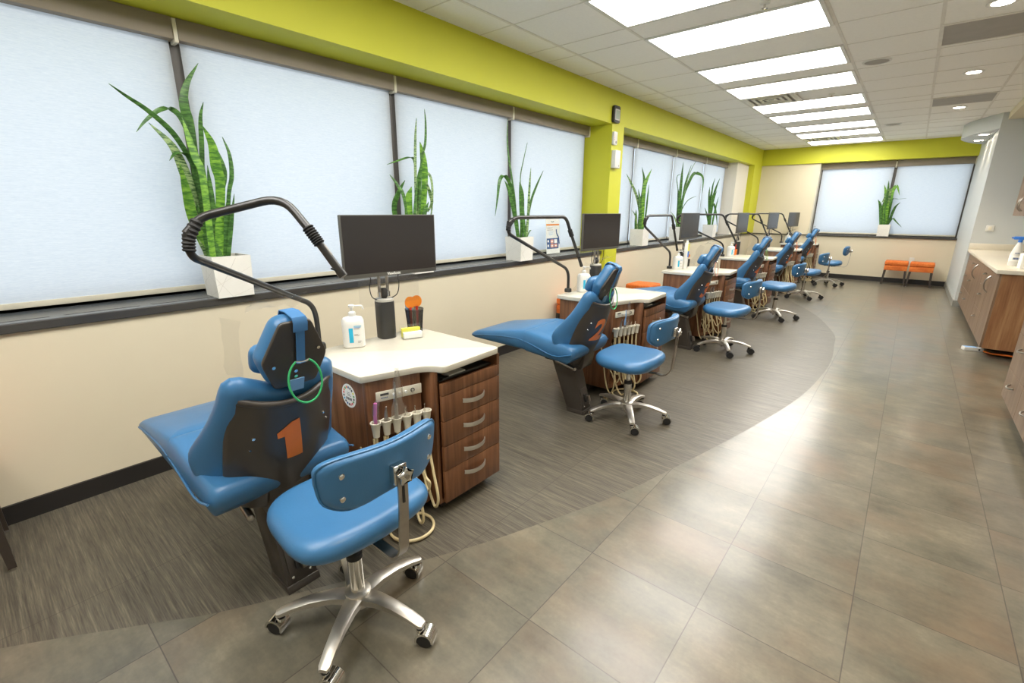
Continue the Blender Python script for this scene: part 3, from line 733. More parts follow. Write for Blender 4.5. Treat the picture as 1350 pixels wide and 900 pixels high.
# ================================================================== TREATMENT CABINET (origin: far front corner on the floor; y runs back towards the chair)
CTOP = [(.0, .0), (.02, -.40), (-.04, -.425), (-.075, -.47), (-.15, -.72), (-.655, -.72), (-.655, 0)]
PA, PB = Vector((-.085, -.455, 0)), Vector((-.15, -.69, 0))       # instrument panel, far and near end
pdir = (PB-PA).normalized(); pnor = Vector((-pdir.y, pdir.x, 0)); pnor = pnor if pnor.x > 0 else -pnor
def on_panel(t, out, z): p = PA.lerp(PB, t)+pnor*out; return Vector((p.x, p.y, z))
PM = Matrix(((-pdir.x, 0, pnor.x, 0), (-pdir.y, 0, pnor.y, 0), (0, 1, 0, 0), (0, 0, 0, 1)))    # panel: right, up, out
def pmx(t, out, z): return Matrix.Translation(on_panel(t, out, z)) @ PM
def make_cabinet():
    t = thing('treatment_cabinet')
    mb = MB(); mb.prism(round_poly(CTOP, [.03, .02, .03, .03, .012, .01, .02], 5), 'z', .75, .78, 'quartz', .003); mb.build('countertop', t)
    mb = MB()
    mb.box((-.635, -.70, .06), (-.165, -.68, .7495), 'walnut', .002)            # side towards the chair
    mb.box((-.635, -.022, .06), (-.02, -.004, .7495), 'walnut', .002)          # far side
    mb.box((-.635, -.68, .06), (-.615, -.022, .7495), 'walnut')                # back
    mb.box((-.60, -.425, .06), (-.022, -.405, .7495), 'walnut', .002)          # side of the drawer stack
    mb.box((-.60, -.405, .06), (-.022, -.022, .08), 'walnut')
    mb.box((-.075, -.405, .08), (-.06, -.022, .69), 'walnut')
    mb.prism([(PA.x, PA.y), (PB.x, PB.y), (PB.x-.05, PB.y+.01), (-.3, -.68), (-.3, -.425), (PA.x, -.425)], 'z', .06, .1, 'walnut', .002)
    mb.box((-.32, -.68, .1), (-.30, -.425, .7495), 'walnut')
    mb.box((-.02, -.022, .0+.69), (-.001, -.004, .7495), 'walnut')
    mb.build('body', t)
    mb = MB(); mb.box((-.025, -.0135, -.13), (.0, .0135, .13), 'walnut')
    mb = MB(); c = on_panel(1, -.01, 0); mb.box((-.012, -.014, .06), (.012, .014, .7495), 'walnut', .002, mx=Matrix.Translation(c)); mb.build('corner_post', t)
    mb = MB(); mb.box((-.6, -.66, 0), (-.33, -.05, .06), 'skirt_wood'); mb.box((-.33, -.38, 0), (-.07, -.05, .06), 'skirt_wood'); mb.build('plinth', t)
    # instrument panel, switch plate, holder bar
    L = (PB-PA).length
    mb = MB(); mb.box((-L+.012, 0, -.018), (0, .27, 0), 'walnut', .002, mx=pmx(0, 0, .479)); pn = mb.build('instrument_panel', t)
    mb = MB(); mb.box((-.001, -.023, 0), (.212, .023, .006), 'ivory', .002, mx=pmx(.86, .0, .672)); pl = mb.build('switch_plate', pn)
    mb = MB(); mb.box((.018, .003, .006), (.056, .013, .0068), 'ink', mx=pmx(.86, .0, .672)); mb.build('plate_badge', pl, False)
    mb = MB()
    for k in range(5): mb.box((.02+.0065*k, -.0095, .006), (.0245+.0065*k, -.0055, .0068), 'navy', mx=pmx(.86, .0, .672))
    mb.build('plate_lettering', pl, False)
    for k in range(3):
        mb = MB(); q = pmx(.86, .0, .672); mb.cyl(q @ Vector((.078+.028*k, 0, .005)), q @ Vector((.078+.028*k, 0, .016)), .0065, 'white_plastic', 14); mb.build('switch_knob', pl)
    mb = MB(); q = pmx(.86, .0, .672); mb.tube([q @ Vector((.166+.008*math.cos(a), .003+.008*math.sin(a), .012)) for a in [PI*(-.3+1.6*i/12) for i in range(13)]], .002, 'black_plastic', 6); mb.cyl(q @ Vector((.166, -.006, .006)), q @ Vector((.166, -.006, .014)), .005, 'chrome', 10); mb.build('air_outlet', pl)
    mb = MB(); mb.box((-L+.01, -.012, 0), (.018, .012, .018), 'ivory', .003, mx=pmx(0, 0, .552)); hb = mb.build('holder_bar', t)
    for k in range(6):
        tt = .955-.195*k; q = pmx(tt, .042, .545)
        up = Matrix.Translation(on_panel(tt, .042, 0.547))
        mb = MB(); mb.lathe([(.014, -.04), (.0165, -.01), (.0205, .018), (.024, .023), (.024, .028), (.019, .028), (.016, .012), (.010, -.03)], 'ivory', 16, mx=up); mb.cyl(on_panel(tt, .012, 0.554), on_panel(tt, .03, 0.552), .008, 'grey_plastic', 8)
        h = mb.build('handpiece_holder', hb)
        mb = MB()
        if k in (1, 2): mb.tube([on_panel(tt, .042, 0.507), on_panel(tt, .042, 0.577), on_panel(tt, .045, 0.617)], [.009, .010, .006], 'steel', 10); mb.tube([on_panel(tt, .045, 0.617), on_panel(tt, .055, 0.642)], [.005, .003], 'steel', 8)
        else: mb.tube([on_panel(tt, .042, 0.507), on_panel(tt, .042, 0.562)], [.008, .009], 'grey_plastic', 10)
        if k > 2: mb.tube([on_panel(tt, .024, 0.567), on_panel(tt, .022, 0.592), on_panel(tt, .026, 0.602)], .0025, 'chrome', 6)
        mb.build('handpiece', h)
    rnd = random.Random(4)
    for k in range(8):
        tt = .955-.195*(k % 6)+(.05 if k > 5 else 0); lo = (.13, .02, .10, .03, .17, .08, .05, .2)[k]; ot = (.075, .11, .06, .12, .085, .10, .05, .07)[k]; t2 = tt+.28*(rnd.random()-.5)
        pts = [on_panel(tt, .042, .5), on_panel(tt, .048, .40), on_panel(tt+(t2-tt)*.3, .05+ot*.35, .27), on_panel(tt+(t2-tt)*.6, .045+ot*.75, lo+.07), on_panel(tt+(t2-tt)*.8, .03+ot*.45, max(lo, .012)), on_panel(t2, .01, lo+.06), on_panel(t2+.04, -.02, .26), on_panel(t2, -.07, .42)]
        mb = MB(); mb.tube(catmull(pts, 7), .0066 if k % 2 else .0055, 'hose', 8); mb.build('hose', t)
    pts = [on_panel(.45+.42*math.cos(a), .07+.10*math.sin(a), .012+.004*i/30) for i, a in enumerate([2*PI*1.7*i/30 for i in range(31)])]
    mb = MB(); mb.tube(catmull(pts, 3), .0065, 'hose', 8); mb.build('hose', t)
    # drawers
    mb = MB(); mb.box((-.5, -.39, .692), (-.03, -.035, .698), 'black_plastic'); mb.box((-.045, -.37, .698), (-.025, -.06, .706), 'black_plastic', .002); mb.box((-.2, -.33, .7), (-.028, -.22, .712), 'grey_plastic', .003); mb.build('pull_out_tray', t)
    mb = MB(); mb.box((-.02, -.40, .632), (0, -.005, .69), 'walnut', .0015); mb.build('apron', t)
    for z0, z1 in ((.502, .629), (.372, .499), (.242, .369), (.065, .239)):
        mb = MB(); mb.box((-.02, -.40, z0), (0, -.005, z1), 'walnut', .0015); dr = mb.build('drawer', t)
        zc = z1-.055; g = []
        for i in range(11):
            u = -1+2*i/10; x = .004+.027*(1-abs(u)**2.6); w = .0105; y = -.20+.075*u; zz = zc-.004*(1-u*u)
            g.append([(x, y, zz-w), (x+.002, y, zz), (x, y, zz+w)])
        mb = MB(); mb.sheet(g, .004, 'alu'); mb.build('handle', dr)
    return t
PITCH = [1.717, 3.9, 6.06, 8.23, 10.4, 12.55]
cab0 = make_cabinet()
cabs = []
cl = ['walnut cabinet with white top beside chair number 1, round sticker on its side', 'walnut cabinet with white top beside chair number 2', 'walnut cabinet with white top beside chair number 3', 'walnut cabinet with white top by the fourth dental chair', 'walnut cabinet with white top by the fifth dental chair', 'walnut cabinet with white top closest to the end wall']
for i, (y, l) in enumerate(zip(PITCH, cl)):
    o = cab0 if i == 0 else copy_tree(cab0); o.location = (-1.52, y, 0); tag(o, l, 'cabinet', 'treatment cabinets'); cabs.append(o)
    if i == 5: o.scale = (1, 1, 1); o.location.y = 12.5
def cpt(i, x, y, z=.78): return (-1.52+x, cabs[i].location.y+y, z)
# round sticker, only on the first cabinet
mb = MB(); q = Matrix.Translation((-.285, -.7005, .655)) @ Matrix.Rotation(PI/2, 4, 'X')
mb.lathe([(.056, 0), (.056, .0012)], 'paper', 36, mx=q); stk = mb.build('round_sticker', cab0)
mb = MB(); cc = ['red', 'orange', 'green', 'orange', 'navy', 'ink', 'ink', 'yellow', 'green', 'ink', 'green', 'red', 'red', 'ink', 'navy', 'ink', 'sky_blue', 'ink']
for k, c in enumerate(cc):
    a = PI*.93-2*PI*k/18; mb.box((-.0045, -.005, .0012), (.0045, .005, .0018), c, mx=q @ Matrix.Rotation(a, 4, 'Z') @ Matrix.Translation((.041, 0, 0)) @ Matrix.Rotation(-PI/2, 4, 'Z'))
for k in range(4): mb.box((-.022+.012*k, -.02, .0012), (-.014+.012*k, -.008, .0018), 'ink', mx=q)
for k in range(3): mb.box((-.012, .0+.007*k, .0012), (.018-.004*k, .002+.007*k, .0018), 'ink', mx=q)
mb.build('sticker_print', stk, False)
# clear sleeves over the instruments and the pink suction tip
mb = MB(); c0 = cabs[0].location
def wp(i, t, o, z): return on_panel(t, o, z)+Vector(cabs[i].location)
t = thing('suction_tip', wp(0, .955, .042, .547), 0, 'bright pink suction tip standing in the first holder of the cabinet by chair 1', 'suction tip')
mb = MB(); mb.tube([(0, 0, 0), (.001, .0, .06), (.006, .003, .118)], .0075, 'pink', 12); mb.build('tip_tube', t)
mb = MB(); mb.tube([(0, 0, .0), (.004, .004, .1), (.012, .012, .128)], [.012, .016, .011], 'sleeve_film', 10, False); mb.build('clear_sleeve', t)
for i, (tt, hh, lab) in ((0, (.565, .17, 'clear sleeved syringe standing tall on the instrument bar of the first cabinet')), (1, (.565, .14, 'clear sleeved instrument on the bar beside chair number 2'))):
    t = thing('sleeved_syringe', wp(i, tt, .043, .552), 0, lab, 'syringe', 'sleeved syringes')
    mb = MB(); mb.tube([(0, 0, 0), (0, 0, .07), (.004, 0, .1), (.0, 0, hh+.02)], [.008, .009, .005, .003], 'steel' if i == 0 else 'light_blue', 10); mb.build('syringe', t)
    g = []
    r_ = random.Random(3+i)
    for k in range(9):
        z = .03+(hh+.06)*k/8; w = .026 if k < 6 else .026*(9-k)/4
        if k < 3: w = .045-.004*k
        g.append([(.016+.008*r_.random()+(.012 if abs(u) < .5 else 0), u*w, z) for u in (-1, -.4, .3, 1)])
    mb = MB(); mb.sheet(g, .0006, 'sleeve_film'); mb.build('clear_sleeve', t)

# ================================================================== LIGHT ARMS on the cabinets
def arm(i, base, lower, upper, lab, far=False):
    b = Vector(base); t = thing('operating_light', b, 0, lab, 'lamp arm', 'black operating light arms')
    mb = MB(); mb.lathe([(.031, 0), (.031, .022), (.027, .03), (.016, .033)], 'black_plastic', 20); mb.build('base_flange', t)
    lo = [Vector(p)-b for p in lower]; up = [Vector(p)-b for p in upper]
    mb = MB(); mb.tube(rounded([(0, 0, .02)]+lo, .09, 7), .0125, 'black_tube', 12); mb.build('lower_arm', t)
    mb = MB(); path = rounded([lo[-1]]+up[:-1], .07, 6); mb.tube(path, .0135, 'black_tube', 12); mb.build('upper_arm', t)
    # elbow boot, ribbed, and head joint boot
    def boot(pts, r):
        c = catmull(pts, 8); rs = [r*(1.28 if k % 2 else 1.02) for k in range(len(c))]
        m_ = MB(); m_.tube(c, rs, 'rubber', 14); return m_
    a, e, c = lo[-2], lo[-1], up[0]
    boot([e+(a-e).normalized()*.055, e+(a-e).normalized()*.02+(c-e).normalized()*.01, e+(c-e).normalized()*.055], .0155).build('elbow_boot', t)
    p, q = up[-2], up[-1]; dr = (q-p).normalized()
    boot([p-dr*.005, p+dr*.03, p+dr*.06], .0155).build('head_boot', t)
    mb = MB(); L = (q-p).length; mb.tube([p+dr*.055, p+dr*(L-.03), q-dr*.012, q], [.0125, .0135, .015, .0145], 'black_tube', 14); h = mb.build('lamp_head', t)
    sd = dr.cross(Vector((0, 0, 1))).normalized(); fr = sd.cross(dr)
    if fr.x < 0: fr = -fr
    m3 = Matrix(((sd.x, fr.x, dr.x, 0), (sd.y, fr.y, dr.y, 0), (sd.z, fr.z, dr.z, 0), (0, 0, 0, 1)))
    mb = MB(); mb.box((-.004, .0105, 0), (.004, .0145, .04), 'slot_grey', .002, mx=Matrix.Translation(p+dr*.07) @ m3); mb.build('control_strip', h)
    mb = MB(); mb.tube([q-dr*.02, q-dr*.02-Vector((0, .03, -.012))], [.004, .003], 'black_plastic', 8); mb.build('lamp_lever', h)
    return t
def rel(y0, x, pts): return [(x, y0+dy, z) for dy, z in pts]
LOW = [(0, .915), (-.127, 1.02), (-.314, 1.09), (-.80, 1.315), (-.815, 1.37)]; LOW = [(0, .97), (-.80, 1.30), (-.80, 1.375)]
UPP = [(-.72, 1.409), (-.07, 1.409), (-.005, 1.30), (.205, .985)]
# the first arm is swung out over the patient
y0 = 1.10; px_, py_ = -2.19, y0
J = Vector((-1.73, .482, 1.32)); 
arm(0, (px_, py_, .78), [(px_, py_, 1.005), (J.x, J.y, 1.315), (J.x, J.y, 1.385)], [(-1.735, .53, 1.435), (-1.60, .735, 1.50), (-1.51, .765, 1.40), (-1.425, .825, 1.245)], 'black light arm over chair number 1, swung out in front of the tallest plant')
al = ['', 'black light arm on the cabinet beside chair number 2, in front of the poster', 'black light arm on the cabinet beside chair number 3', 'black light arm on the fourth cabinet', 'black light arm on the fifth cabinet', 'black light arm on the cabinet closest to the end wall']
ay = [0, 3.37, 5.61, 7.72, 9.87, 11.98]
for i in range(1, 6):
    ph = (0, 0, 0, .75, .6, .7)[i]; tw = lambda L: [(-2.19+dy*math.sin(ph), ay[i]+dy*math.cos(ph), z) for dy, z in L]
    arm(i, (-2.19, ay[i], .78), tw(LOW), tw(UPP), al[i])

# ================================================================== MONITORS
def make_monitor():
    t = thing('monitor')
    mb = MB(); mb.prism(superell(.048, .046, 3, 28), 'z', 0, .205, 'black_plastic', .004); mb.build('stand_column', t)
    mb = MB(); mb.lathe([(.05, .205), (.05, .217), (.03, .22)], 'grey_plastic', 24); mb.build('column_cap', t)
    mb = MB(); mb.lathe([(.014, .219), (.02, .235), (.02, .26), (.012, .275)], 'rubber', 16); mb.build('swivel', t)
    for s_ in (-1, 1):
        mb = MB(); mb.cyl((0, s_*.024, .238), (0, s_*.024, .44), .0085, 'steel', 12); mb.cyl((0, s_*.024, .228), (0, s_*.024, .256), .0125, 'chrome', 12); mb.build('upright_rod', t)
    mb = MB(); mb.box((-.01, -.05, .40), (.03, .05, .50), 'black_plastic', .004); mb.build('screen_mount', t)
    for s_ in (-1, 1):
        mb = MB(); mb.tube(catmull([(.0, s_*.03, .21), (.01, s_*.075, .235), (.015, s_*.088, .29), (.02, s_*.08, .33), (.02, s_*.1, .37)], 6), .0028, 'rubber', 6); mb.build('cable', t)
    mb = MB(); mb.box((.03, -.275, .345), (.052, .275, .655), 'bezel', .004); mb.box((.012, -.15, .38), (.031, .15, .60), 'bezel', .008); sc_ = mb.build('monitor_case', t)
    mb = MB(); mb.box((.0518, -.269, .366), (.0526, .269, .651), 'screen'); mb.build('screen', sc_, False)
    return t
mon0 = make_monitor(); mons = []; case0 = [x for x in bpy.data.objects if x.parent == mon0 and x.name.startswith('monitor_case')][0]
ml = ['black monitor on the first cabinet, the one seen largest', 'black monitor on the second cabinet, in front of the lime column', 'black monitor on the third cabinet, by chair number 3', 'black monitor on the fourth cabinet', 'black monitor on the fifth cabinet', 'black monitor on the cabinet closest to the end wall']
for i, (dy, rz) in enumerate(((-.26, -.09), (-.19, -.1), (-.2, -.02), (-.03, -.02), (-.05, -.1), (-.1, -.2))):
    o = mon0 if i == 0 else copy_tree(mon0); o.location = cpt(i, -.605, dy); o.rotation_euler.z = rz; tag(o, ml[i], 'monitor', 'black monitors'); mons.append(o)
case0.location.y = .04; bm = text_bm('ViewSonic', .019, .0004, .0006); mb = MB(); mb.bm(bm, 'white_plastic')
lg = mb.build('brand_lettering', case0, False); lg.matrix_local = Matrix(((0, 0, 1, .0526), (1, 0, 0, .0), (0, 1, 0, .3555), (0, 0, 0, 1)))
mb = MB(); mb.sheet([[(.034, -.16+.36*j/6, .19+.16*k/4+.004*((j*3+k) % 3)) for j in range(7)] for k in range(5)], .0008, 'clear_film'); mb.build('clear_film_cover', mons[0])

# ================================================================== SMALL THINGS ON THE CABINETS
def make_pump():
    t = thing('pump_bottle'); R = [(.034, .012)]
    mb = MB(); secs = [(.036, .048, 0), (.041, .054, .006), (.042, .055, .12), (.041, .054, .138), (.034, .046, .152), (.018, .02, .16), (.016, .016, .163)]
    vs = []; fs = []; N = 28
    for a, b, z in secs: vs += [(p.x, p.y, z) for p in superell(a, b, 3.2 if z < .155 else 2, N)]
    for i in range(len(secs)-1):
        for k in range(N): q, e = i*N+k, i*N+(k+1) % N; fs.append((q, e, e+N, q+N))
    fs += [tuple(range(N))[::-1], tuple((len(secs)-1)*N+k for k in range(N))]
    mb.raw(vs, fs, 'white_plastic'); mb.build('bottle', t)
    mb = MB(); mb.lathe([(.018, .16), (.019, .178), (.012, .184), (.006, .186), (.006, .203), (.014, .205), (.015, .216), (.008, .219)], 'white_plastic', 18); mb.tube(rounded([(.0, .01, .211), (.0, .052, .211), (.0, .055, .192)], .008), .0045, 'white_plastic', 8); mb.build('pump', t)
    mb = MB(); mb.box((.0415, -.022, .03), (.0427, -.002, .105), 'sky_blue'); lb = mb.build('blue_label', t, False)
    mb = MB()
    for z, y1, c in ((.113, .04, 'sky_blue'), (.107, .036, 'light_blue'), (.1, .03, 'slot_grey'), (.07, .02, 'slot_grey'), (.066, .028, 'slot_grey'), (.035, .035, 'slot_grey'), (.028, .03, 'slot_grey')): mb.box((.0415, .003 if z > .06 else .018, z), (.0425, y1, z+.003), c)
    mb.build('label_lines', lb, False)
    return t
pb0 = make_pump()
pl_l = ['white pump sanitizer bottle on the first cabinet', 'white pump sanitizer bottle on the second cabinet, by the lamp arm base', 'white pump sanitizer bottle on the third cabinet', 'white pump sanitizer bottle on the fourth cabinet', 'white pump sanitizer bottle on the fifth cabinet', 'white pump sanitizer bottle on the cabinet closest to the end wall']
for i in range(6):
    o = pb0 if i == 0 else copy_tree(pb0); o.location = cpt(i, -.58, (-.475 if i == 0 else -.425 if i < 5 else -.35)); o.rotation_euler.z = (-.55, -.6, -.7, -.5, -.8, -.6)[i]; tag(o, pl_l[i], 'pump bottle', 'white pump bottles')
# mesh cup with pens and orange light shields
def make_cup():
    t = thing('pen_cup')
    mb = MB(); R1, R2, H_ = .041, .052, .132
    vs = []; fs = []; N = 24
    for r, z in ((R1, 0), (R1, .004), (R2, H_), (R2-.0015, H_), (R1-.0015, .004)): vs += [(r*math.cos(2*PI*k/N), r*math.sin(2*PI*k/N), z) for k in range(N)]
    for i in range(4):
        for k in range(N): q, e = i*N+k, i*N+(k+1) % N; fs.append((q, e, e+N, q+N))
    fs += [tuple(range(N))[::-1]]; mb.raw(vs, fs, 'mesh_grey'); mb.build('mesh_wall', t)
    mb = MB()
    for r, z in ((R2, H_), (R1+.0005, .003)): mb.tube([(r*math.cos(2*PI*k/N), r*math.sin(2*PI*k/N), z) for k in range(N+1)], .002, 'black_plastic', 6, False)
    for k in range(36):
        a = 2*PI*k/36; mb.tube([(R1*math.cos(a), R1*math.sin(a), .003), (R2*math.cos(a+.35), R2*math.sin(a+.35), H_)], .0007, 'black_plastic', 4, False); mb.tube([(R1*math.cos(a), R1*math.sin(a), .003), (R2*math.cos(a-.35), R2*math.sin(a-.35), H_)], .0007, 'black_plastic', 4, False)
    mb.build('mesh_wire', t); return t
cup = make_cup(); cup.location = cpt(0, -.595, -.07); tag(cup, 'black wire mesh cup holding pens on the first cabinet', 'pen cup')
for k, (a, r, c, capc, L, lab) in enumerate(((3.65, .03, 'navy', 'blue', .155, 'dark blue pen at the near edge of the mesh cup'), (4.05, .028, 'blue', 'light_blue', .14, 'light blue capped pen in the mesh cup'), (3.25, .024, 'black_plastic', 'green', .16, 'green tipped pen in the mesh cup'), (2.85, .027, 'white_plastic', 'sky_blue', .125, 'white pen leaning in the mesh cup'))):
    p0 = Vector((.029*math.cos(a), .029*math.sin(a), .006)); p1 = Vector((.046*math.cos(a), .046*math.sin(a), L+.022)); dv = (p1-p0).normalized()
    t = thing('pen', Vector(cup.location), 0, lab, 'pen', 'pens in the mesh cup')
    mb = MB(); mb.tube([p0, p0+dv*.008, p1-dv*.035], [.001, .0038, .0042], c, 8); mb.build('barrel', t)
    mb = MB(); mb.tube([p1-dv*.036, p1-dv*.003, p1], [.0048, .0048, .003], capc, 8); mb.build('pen_cap', t)
for k, (y, x, lab) in enumerate(((-.026, .0, 'orange light shield paddle, front one of the pair in the mesh cup'), (.024, -.006, 'orange light shield paddle, rear one of the pair in the mesh cup'))):
    t = thing('light_shield', (cup.location.x+x, cup.location.y+y, .79), -.35, lab, 'light shield', 'orange light shields')
    mb = MB(); mb.prism(superell(.031, .034, 2.1, 26, 0, .162), 'x', -.0015, .0015, 'amber'); mb.build('paddle', t)
    mb = MB(); mb.prism([(-.006, 0), (.006, 0), (.007, .135), (-.007, .135)], 'x', -.0025, .0025, 'red'); mb.build('shield_handle', t)
t = thing('card_holder', cpt(0, -.49, -.175), -.35, 'clear acrylic card holder with yellow cards beside the pen cup', 'card holder')
mb = MB(); mb.box((-.035, -.06, 0), (.035, .06, .003), 'clear_acrylic'); mb.box((-.037, -.06, .003), (-.034, .06, .07), 'clear_acrylic'); mb.box((.032, -.06, .003), (.035, .06, .026), 'clear_acrylic'); mb.box((-.004, -.06, .003), (-.001, .06, .045), 'clear_acrylic'); mb.build('acrylic_stand', t, False)
for k, (c, lab) in enumerate((('yellow', 'yellow card stack at the back of the clear holder'), ('paper', 'white card stack in front of the yellow one in the clear holder'))):
    t = thing('card_stack', cpt(0, -.49, -.175), -.35, lab, 'cards'); mb = MB()
    mb.box((-.032 if k == 0 else .002, -.052, .004), (-.008 if k == 0 else .026, .050, .052-.016*k), c, .001)
    if k == 0: mb.box((-.0077, -.05, .004), (-.0052, .048, .030), 'green', .0005)
    mb.build('cards', t, False)
# other cups and packs further down the row
def simple_cup(i, x, y, c, lab):
    t = thing('tall_cup', cpt(i, x, y), 0, lab, 'cup'); mb = MB(); mb.lathe([(.03, 0), (.036, .09), (.034, .09), (.028, .003)], c, 20); mb.build('cup_wall', t); return t
simple_cup(2, -.60, -.06, 'black_plastic', 'dark cup with orange light shield on the third cabinet')
for yy, lab in ((-.06, 'orange light shield paddle standing in the cup on the third cabinet'),):
    t = thing('light_shield', cpt(2, -.60, yy, .786), -1.0, lab, 'light shield', 'orange light shields')
    mb = MB(); mb.prism(superell(.03, .026, 2.1, 26, 0, .125), 'x', -.0015, .0015, 'amber'); mb.build('paddle', t)
    mb = MB(); mb.prism([(-.006, 0), (.006, 0), (.007, .105), (-.007, .105)], 'x', -.0025, .0025, 'amber'); mb.build('shield_handle', t)
simple_cup(3, -.60, -.13, 'orange', 'orange cup with red brush on the fourth cabinet')
t = thing('brush', cpt(3, -.60, -.13, .786), .4, 'red handled brush standing in the orange cup', 'brush'); mb = MB(); mb.tube([(0, 0, 0), (.01, .015, .12), (.012, .02, .16)], [.005, .006, .004], 'red', 8); mb.build('brush_handle', t)
t = thing('supply_bag', cpt(1, -.575, -.045), .2, 'clear bag of white and green packets behind chair 2 headrest', 'bag'); r_ = random.Random(9)
mb = MB(); mb.cushion(superell(.06, .085, 3, 24, 0, .09), .06, lambda y, z, h: Vector((h+.006*math.sin(z*60+y*40), y+.01*math.sin(z*70), max(.001, z+.004))), 'clear_film', .3); mb.build('clear_bag', t)
for k, c in enumerate(('paper', 'green', 'paper', 'yellow', 'red')): mb = MB(); mb.box((-.018, -.042+.017*k, .006), (.018, -.03+.017*k, .09+.045*((k*2) % 3)/2), c, .003, mx=Matrix.Rotation(.08*(k-2), 4, 'X')); mb.build('packet', t)
t = thing('cleaner_bottle', cpt(2, -.60, -.29), 0, 'tall bottle with a yellow and blue label behind the third monitor', 'bottle')
mb = MB(); mb.prism(superell(.024, .03, 3, 24), 'z', 0, .31, 'white_plastic', .006); mb.build('bottle', t)
t.location = cpt(2, -.53, -.315)
mb = MB(); mb.box((.0235, -.022, .14), (.025, .022, .21), 'spray_blue'); mb.box((.0235, -.022, .21), (.025, .022, .30), 'yellow'); mb.build('label', t, False)
mb = MB(); mb.lathe([(.014, .31), (.014, .332), (.006, .336)], 'ivory', 14); mb.build('bottle_cap', t)

# ================================================================== SNAKE PLANTS in white pots along the sill
P1 = [
(.031,[(-.4,1.08),(-.34,1.04),(-.26,.99),(-.18,.92),(-.13,.85),(-.08,.73),(-.06,.57),(-.08,.25)]),
(.031,[(-.32,.88),(-.27,.94),(-.2,1.0),(-.14,1.01),(-.1,.96),(-.07,.81),(-.06,.57),(-.08,.25)]),
(.055,[(.03,1.27),(-.04,1.16),(-.07,1.06),(-.06,.97),(-.06,.83),(-.07,.57),(-.08,.25)]),
(.027,[(.01,1.07),(-.01,.99),(-.02,.85),(-.05,.57),(-.07,.25)]),
(.061,[(-.12,.97),(-.1,.87),(-.08,.77),(-.06,.67),(-.09,.25)]),
(.068,[(-.03,.94),(.01,.85),(.02,.74),(.03,.62),(-.03,.24)]),
(.036,[(.08,.9),(.11,.81),(.11,.69),(.08,.57),(.03,.24)]),
(.045,[(.04,.83),(.06,.75),(.06,.68),(.02,.54),(-.03,.24)]),
(.07,[(-.26,.93),(-.17,.83),(-.13,.7),(-.11,.57),(-.1,.42),(-.1,.25)]),
(.028,[(-.21,.75),(-.17,.79),(-.11,.79),(-.07,.73),(-.06,.57),(-.07,.25)]),
(.059,[(-.17,.74),(-.15,.59),(-.13,.44),(-.11,.25)]),
(.045,[(-.03,.74),(-.03,.57),(-.04,.4),(-.06,.24)]),
(.035,[(.06,.61),(.04,.47),(.01,.24)]),
(.026,[(.08,.59),(.05,.42),(.02,.24)]),
(.048,[(-.01,.67),(-.02,.47),(-.03,.24)]),
(.039,[(-.1,.54),(-.08,.39),(-.09,.25)]),
]
P2 = [
(.042,[(-.08,1.18),(-.09,1.03),(-.1,.75),(-.12,.18)]),
(.019,[(.02,1.26),(.03,1.16),(.02,1.01),(-.03,.83),(-.09,.18)]),
(.063,[(-.03,1.02),(.0,.94),(.02,.83),(.02,.69),(-.05,.18)]),
(.017,[(-.34,.83),(-.25,.86),(-.11,.9),(-.06,.86),(-.06,.64),(-.08,.18)]),
(.03,[(-.33,.76),(-.26,.68),(-.21,.58),(-.18,.19)]),
(.048,[(-.15,.73),(-.21,.63),(-.25,.49),(-.21,.19)]),
(.042,[(-.04,.88),(-.06,.68),(-.11,.18)]),
(.026,[(.08,.43),(.11,.49),(.13,.67),(.11,.78),(.05,.79),(.0,.69),(-.06,.18)]),
(.029,[(-.02,.73),(.04,.64),(.08,.56),(.05,.49)]),
(.067,[(-.15,.68),(-.18,.55),(-.18,.19)]),
(.041,[(.02,.57),(-.03,.45),(-.08,.18)]),
(.048,[(-.1,.73),(-.13,.47),(-.14,.19)]),
]
P3 = [
(.027,[(-.25,1.33),(-.24,1.15),(-.2,.98),(-.14,.81),(-.07,.57),(-.02,.23)]),
(.034,[(.11,1.16),(.05,1.0),(-.01,.81),(.01,.57),(.04,.23)]),
(.036,[(-.4,.45),(-.36,.62),(-.33,.76),(-.28,.82),(-.21,.81),(-.13,.71),(-.06,.47),(-.02,.23)]),
(.032,[(.12,.92),(.1,.72),(.08,.44),(.07,.23)]),
(.031,[(.28,.9),(.19,.74),(.12,.57),(.09,.23)]),
(.049,[(-.24,.78),(-.17,.67),(-.1,.44),(-.06,.23)]),
(.042,[(.01,.77),(.05,.61),(.04,.23)]),
(.026,[(-.11,.77),(-.07,.61),(-.01,.23)]),
(.016,[(-.21,.6),(-.14,.53),(-.06,.36),(-.03,.23)]),
(.018,[(.19,.3),(.13,.29),(.09,.23)]),
(.04,[(-.03,.69),(-.01,.49),(.01,.23)]),
(.038,[(.09,.63),(.12,.44),(.11,.23)]),
]
P4 = [
(.038,[(-.74,1.02),(-.56,.9),(-.33,.72),(-.18,.5),(-.12,.23)]),
(.044,[(-.25,1.11),(-.13,.95),(-.11,.8),(-.15,.58),(-.15,.23)]),
(.054,[(.11,1.09),(-.05,.93),(-.11,.78),(-.09,.23)]),
(.028,[(.06,.87),(.06,.7),(.05,.45),(0,.23)]),
(.02,[(-.5,.51),(-.36,.42),(-.25,.23)]),
(.039,[(-.36,.52),(-.31,.38),(-.27,.23)]),
(.046,[(-.29,.81),(-.21,.6),(-.16,.23)]),
]
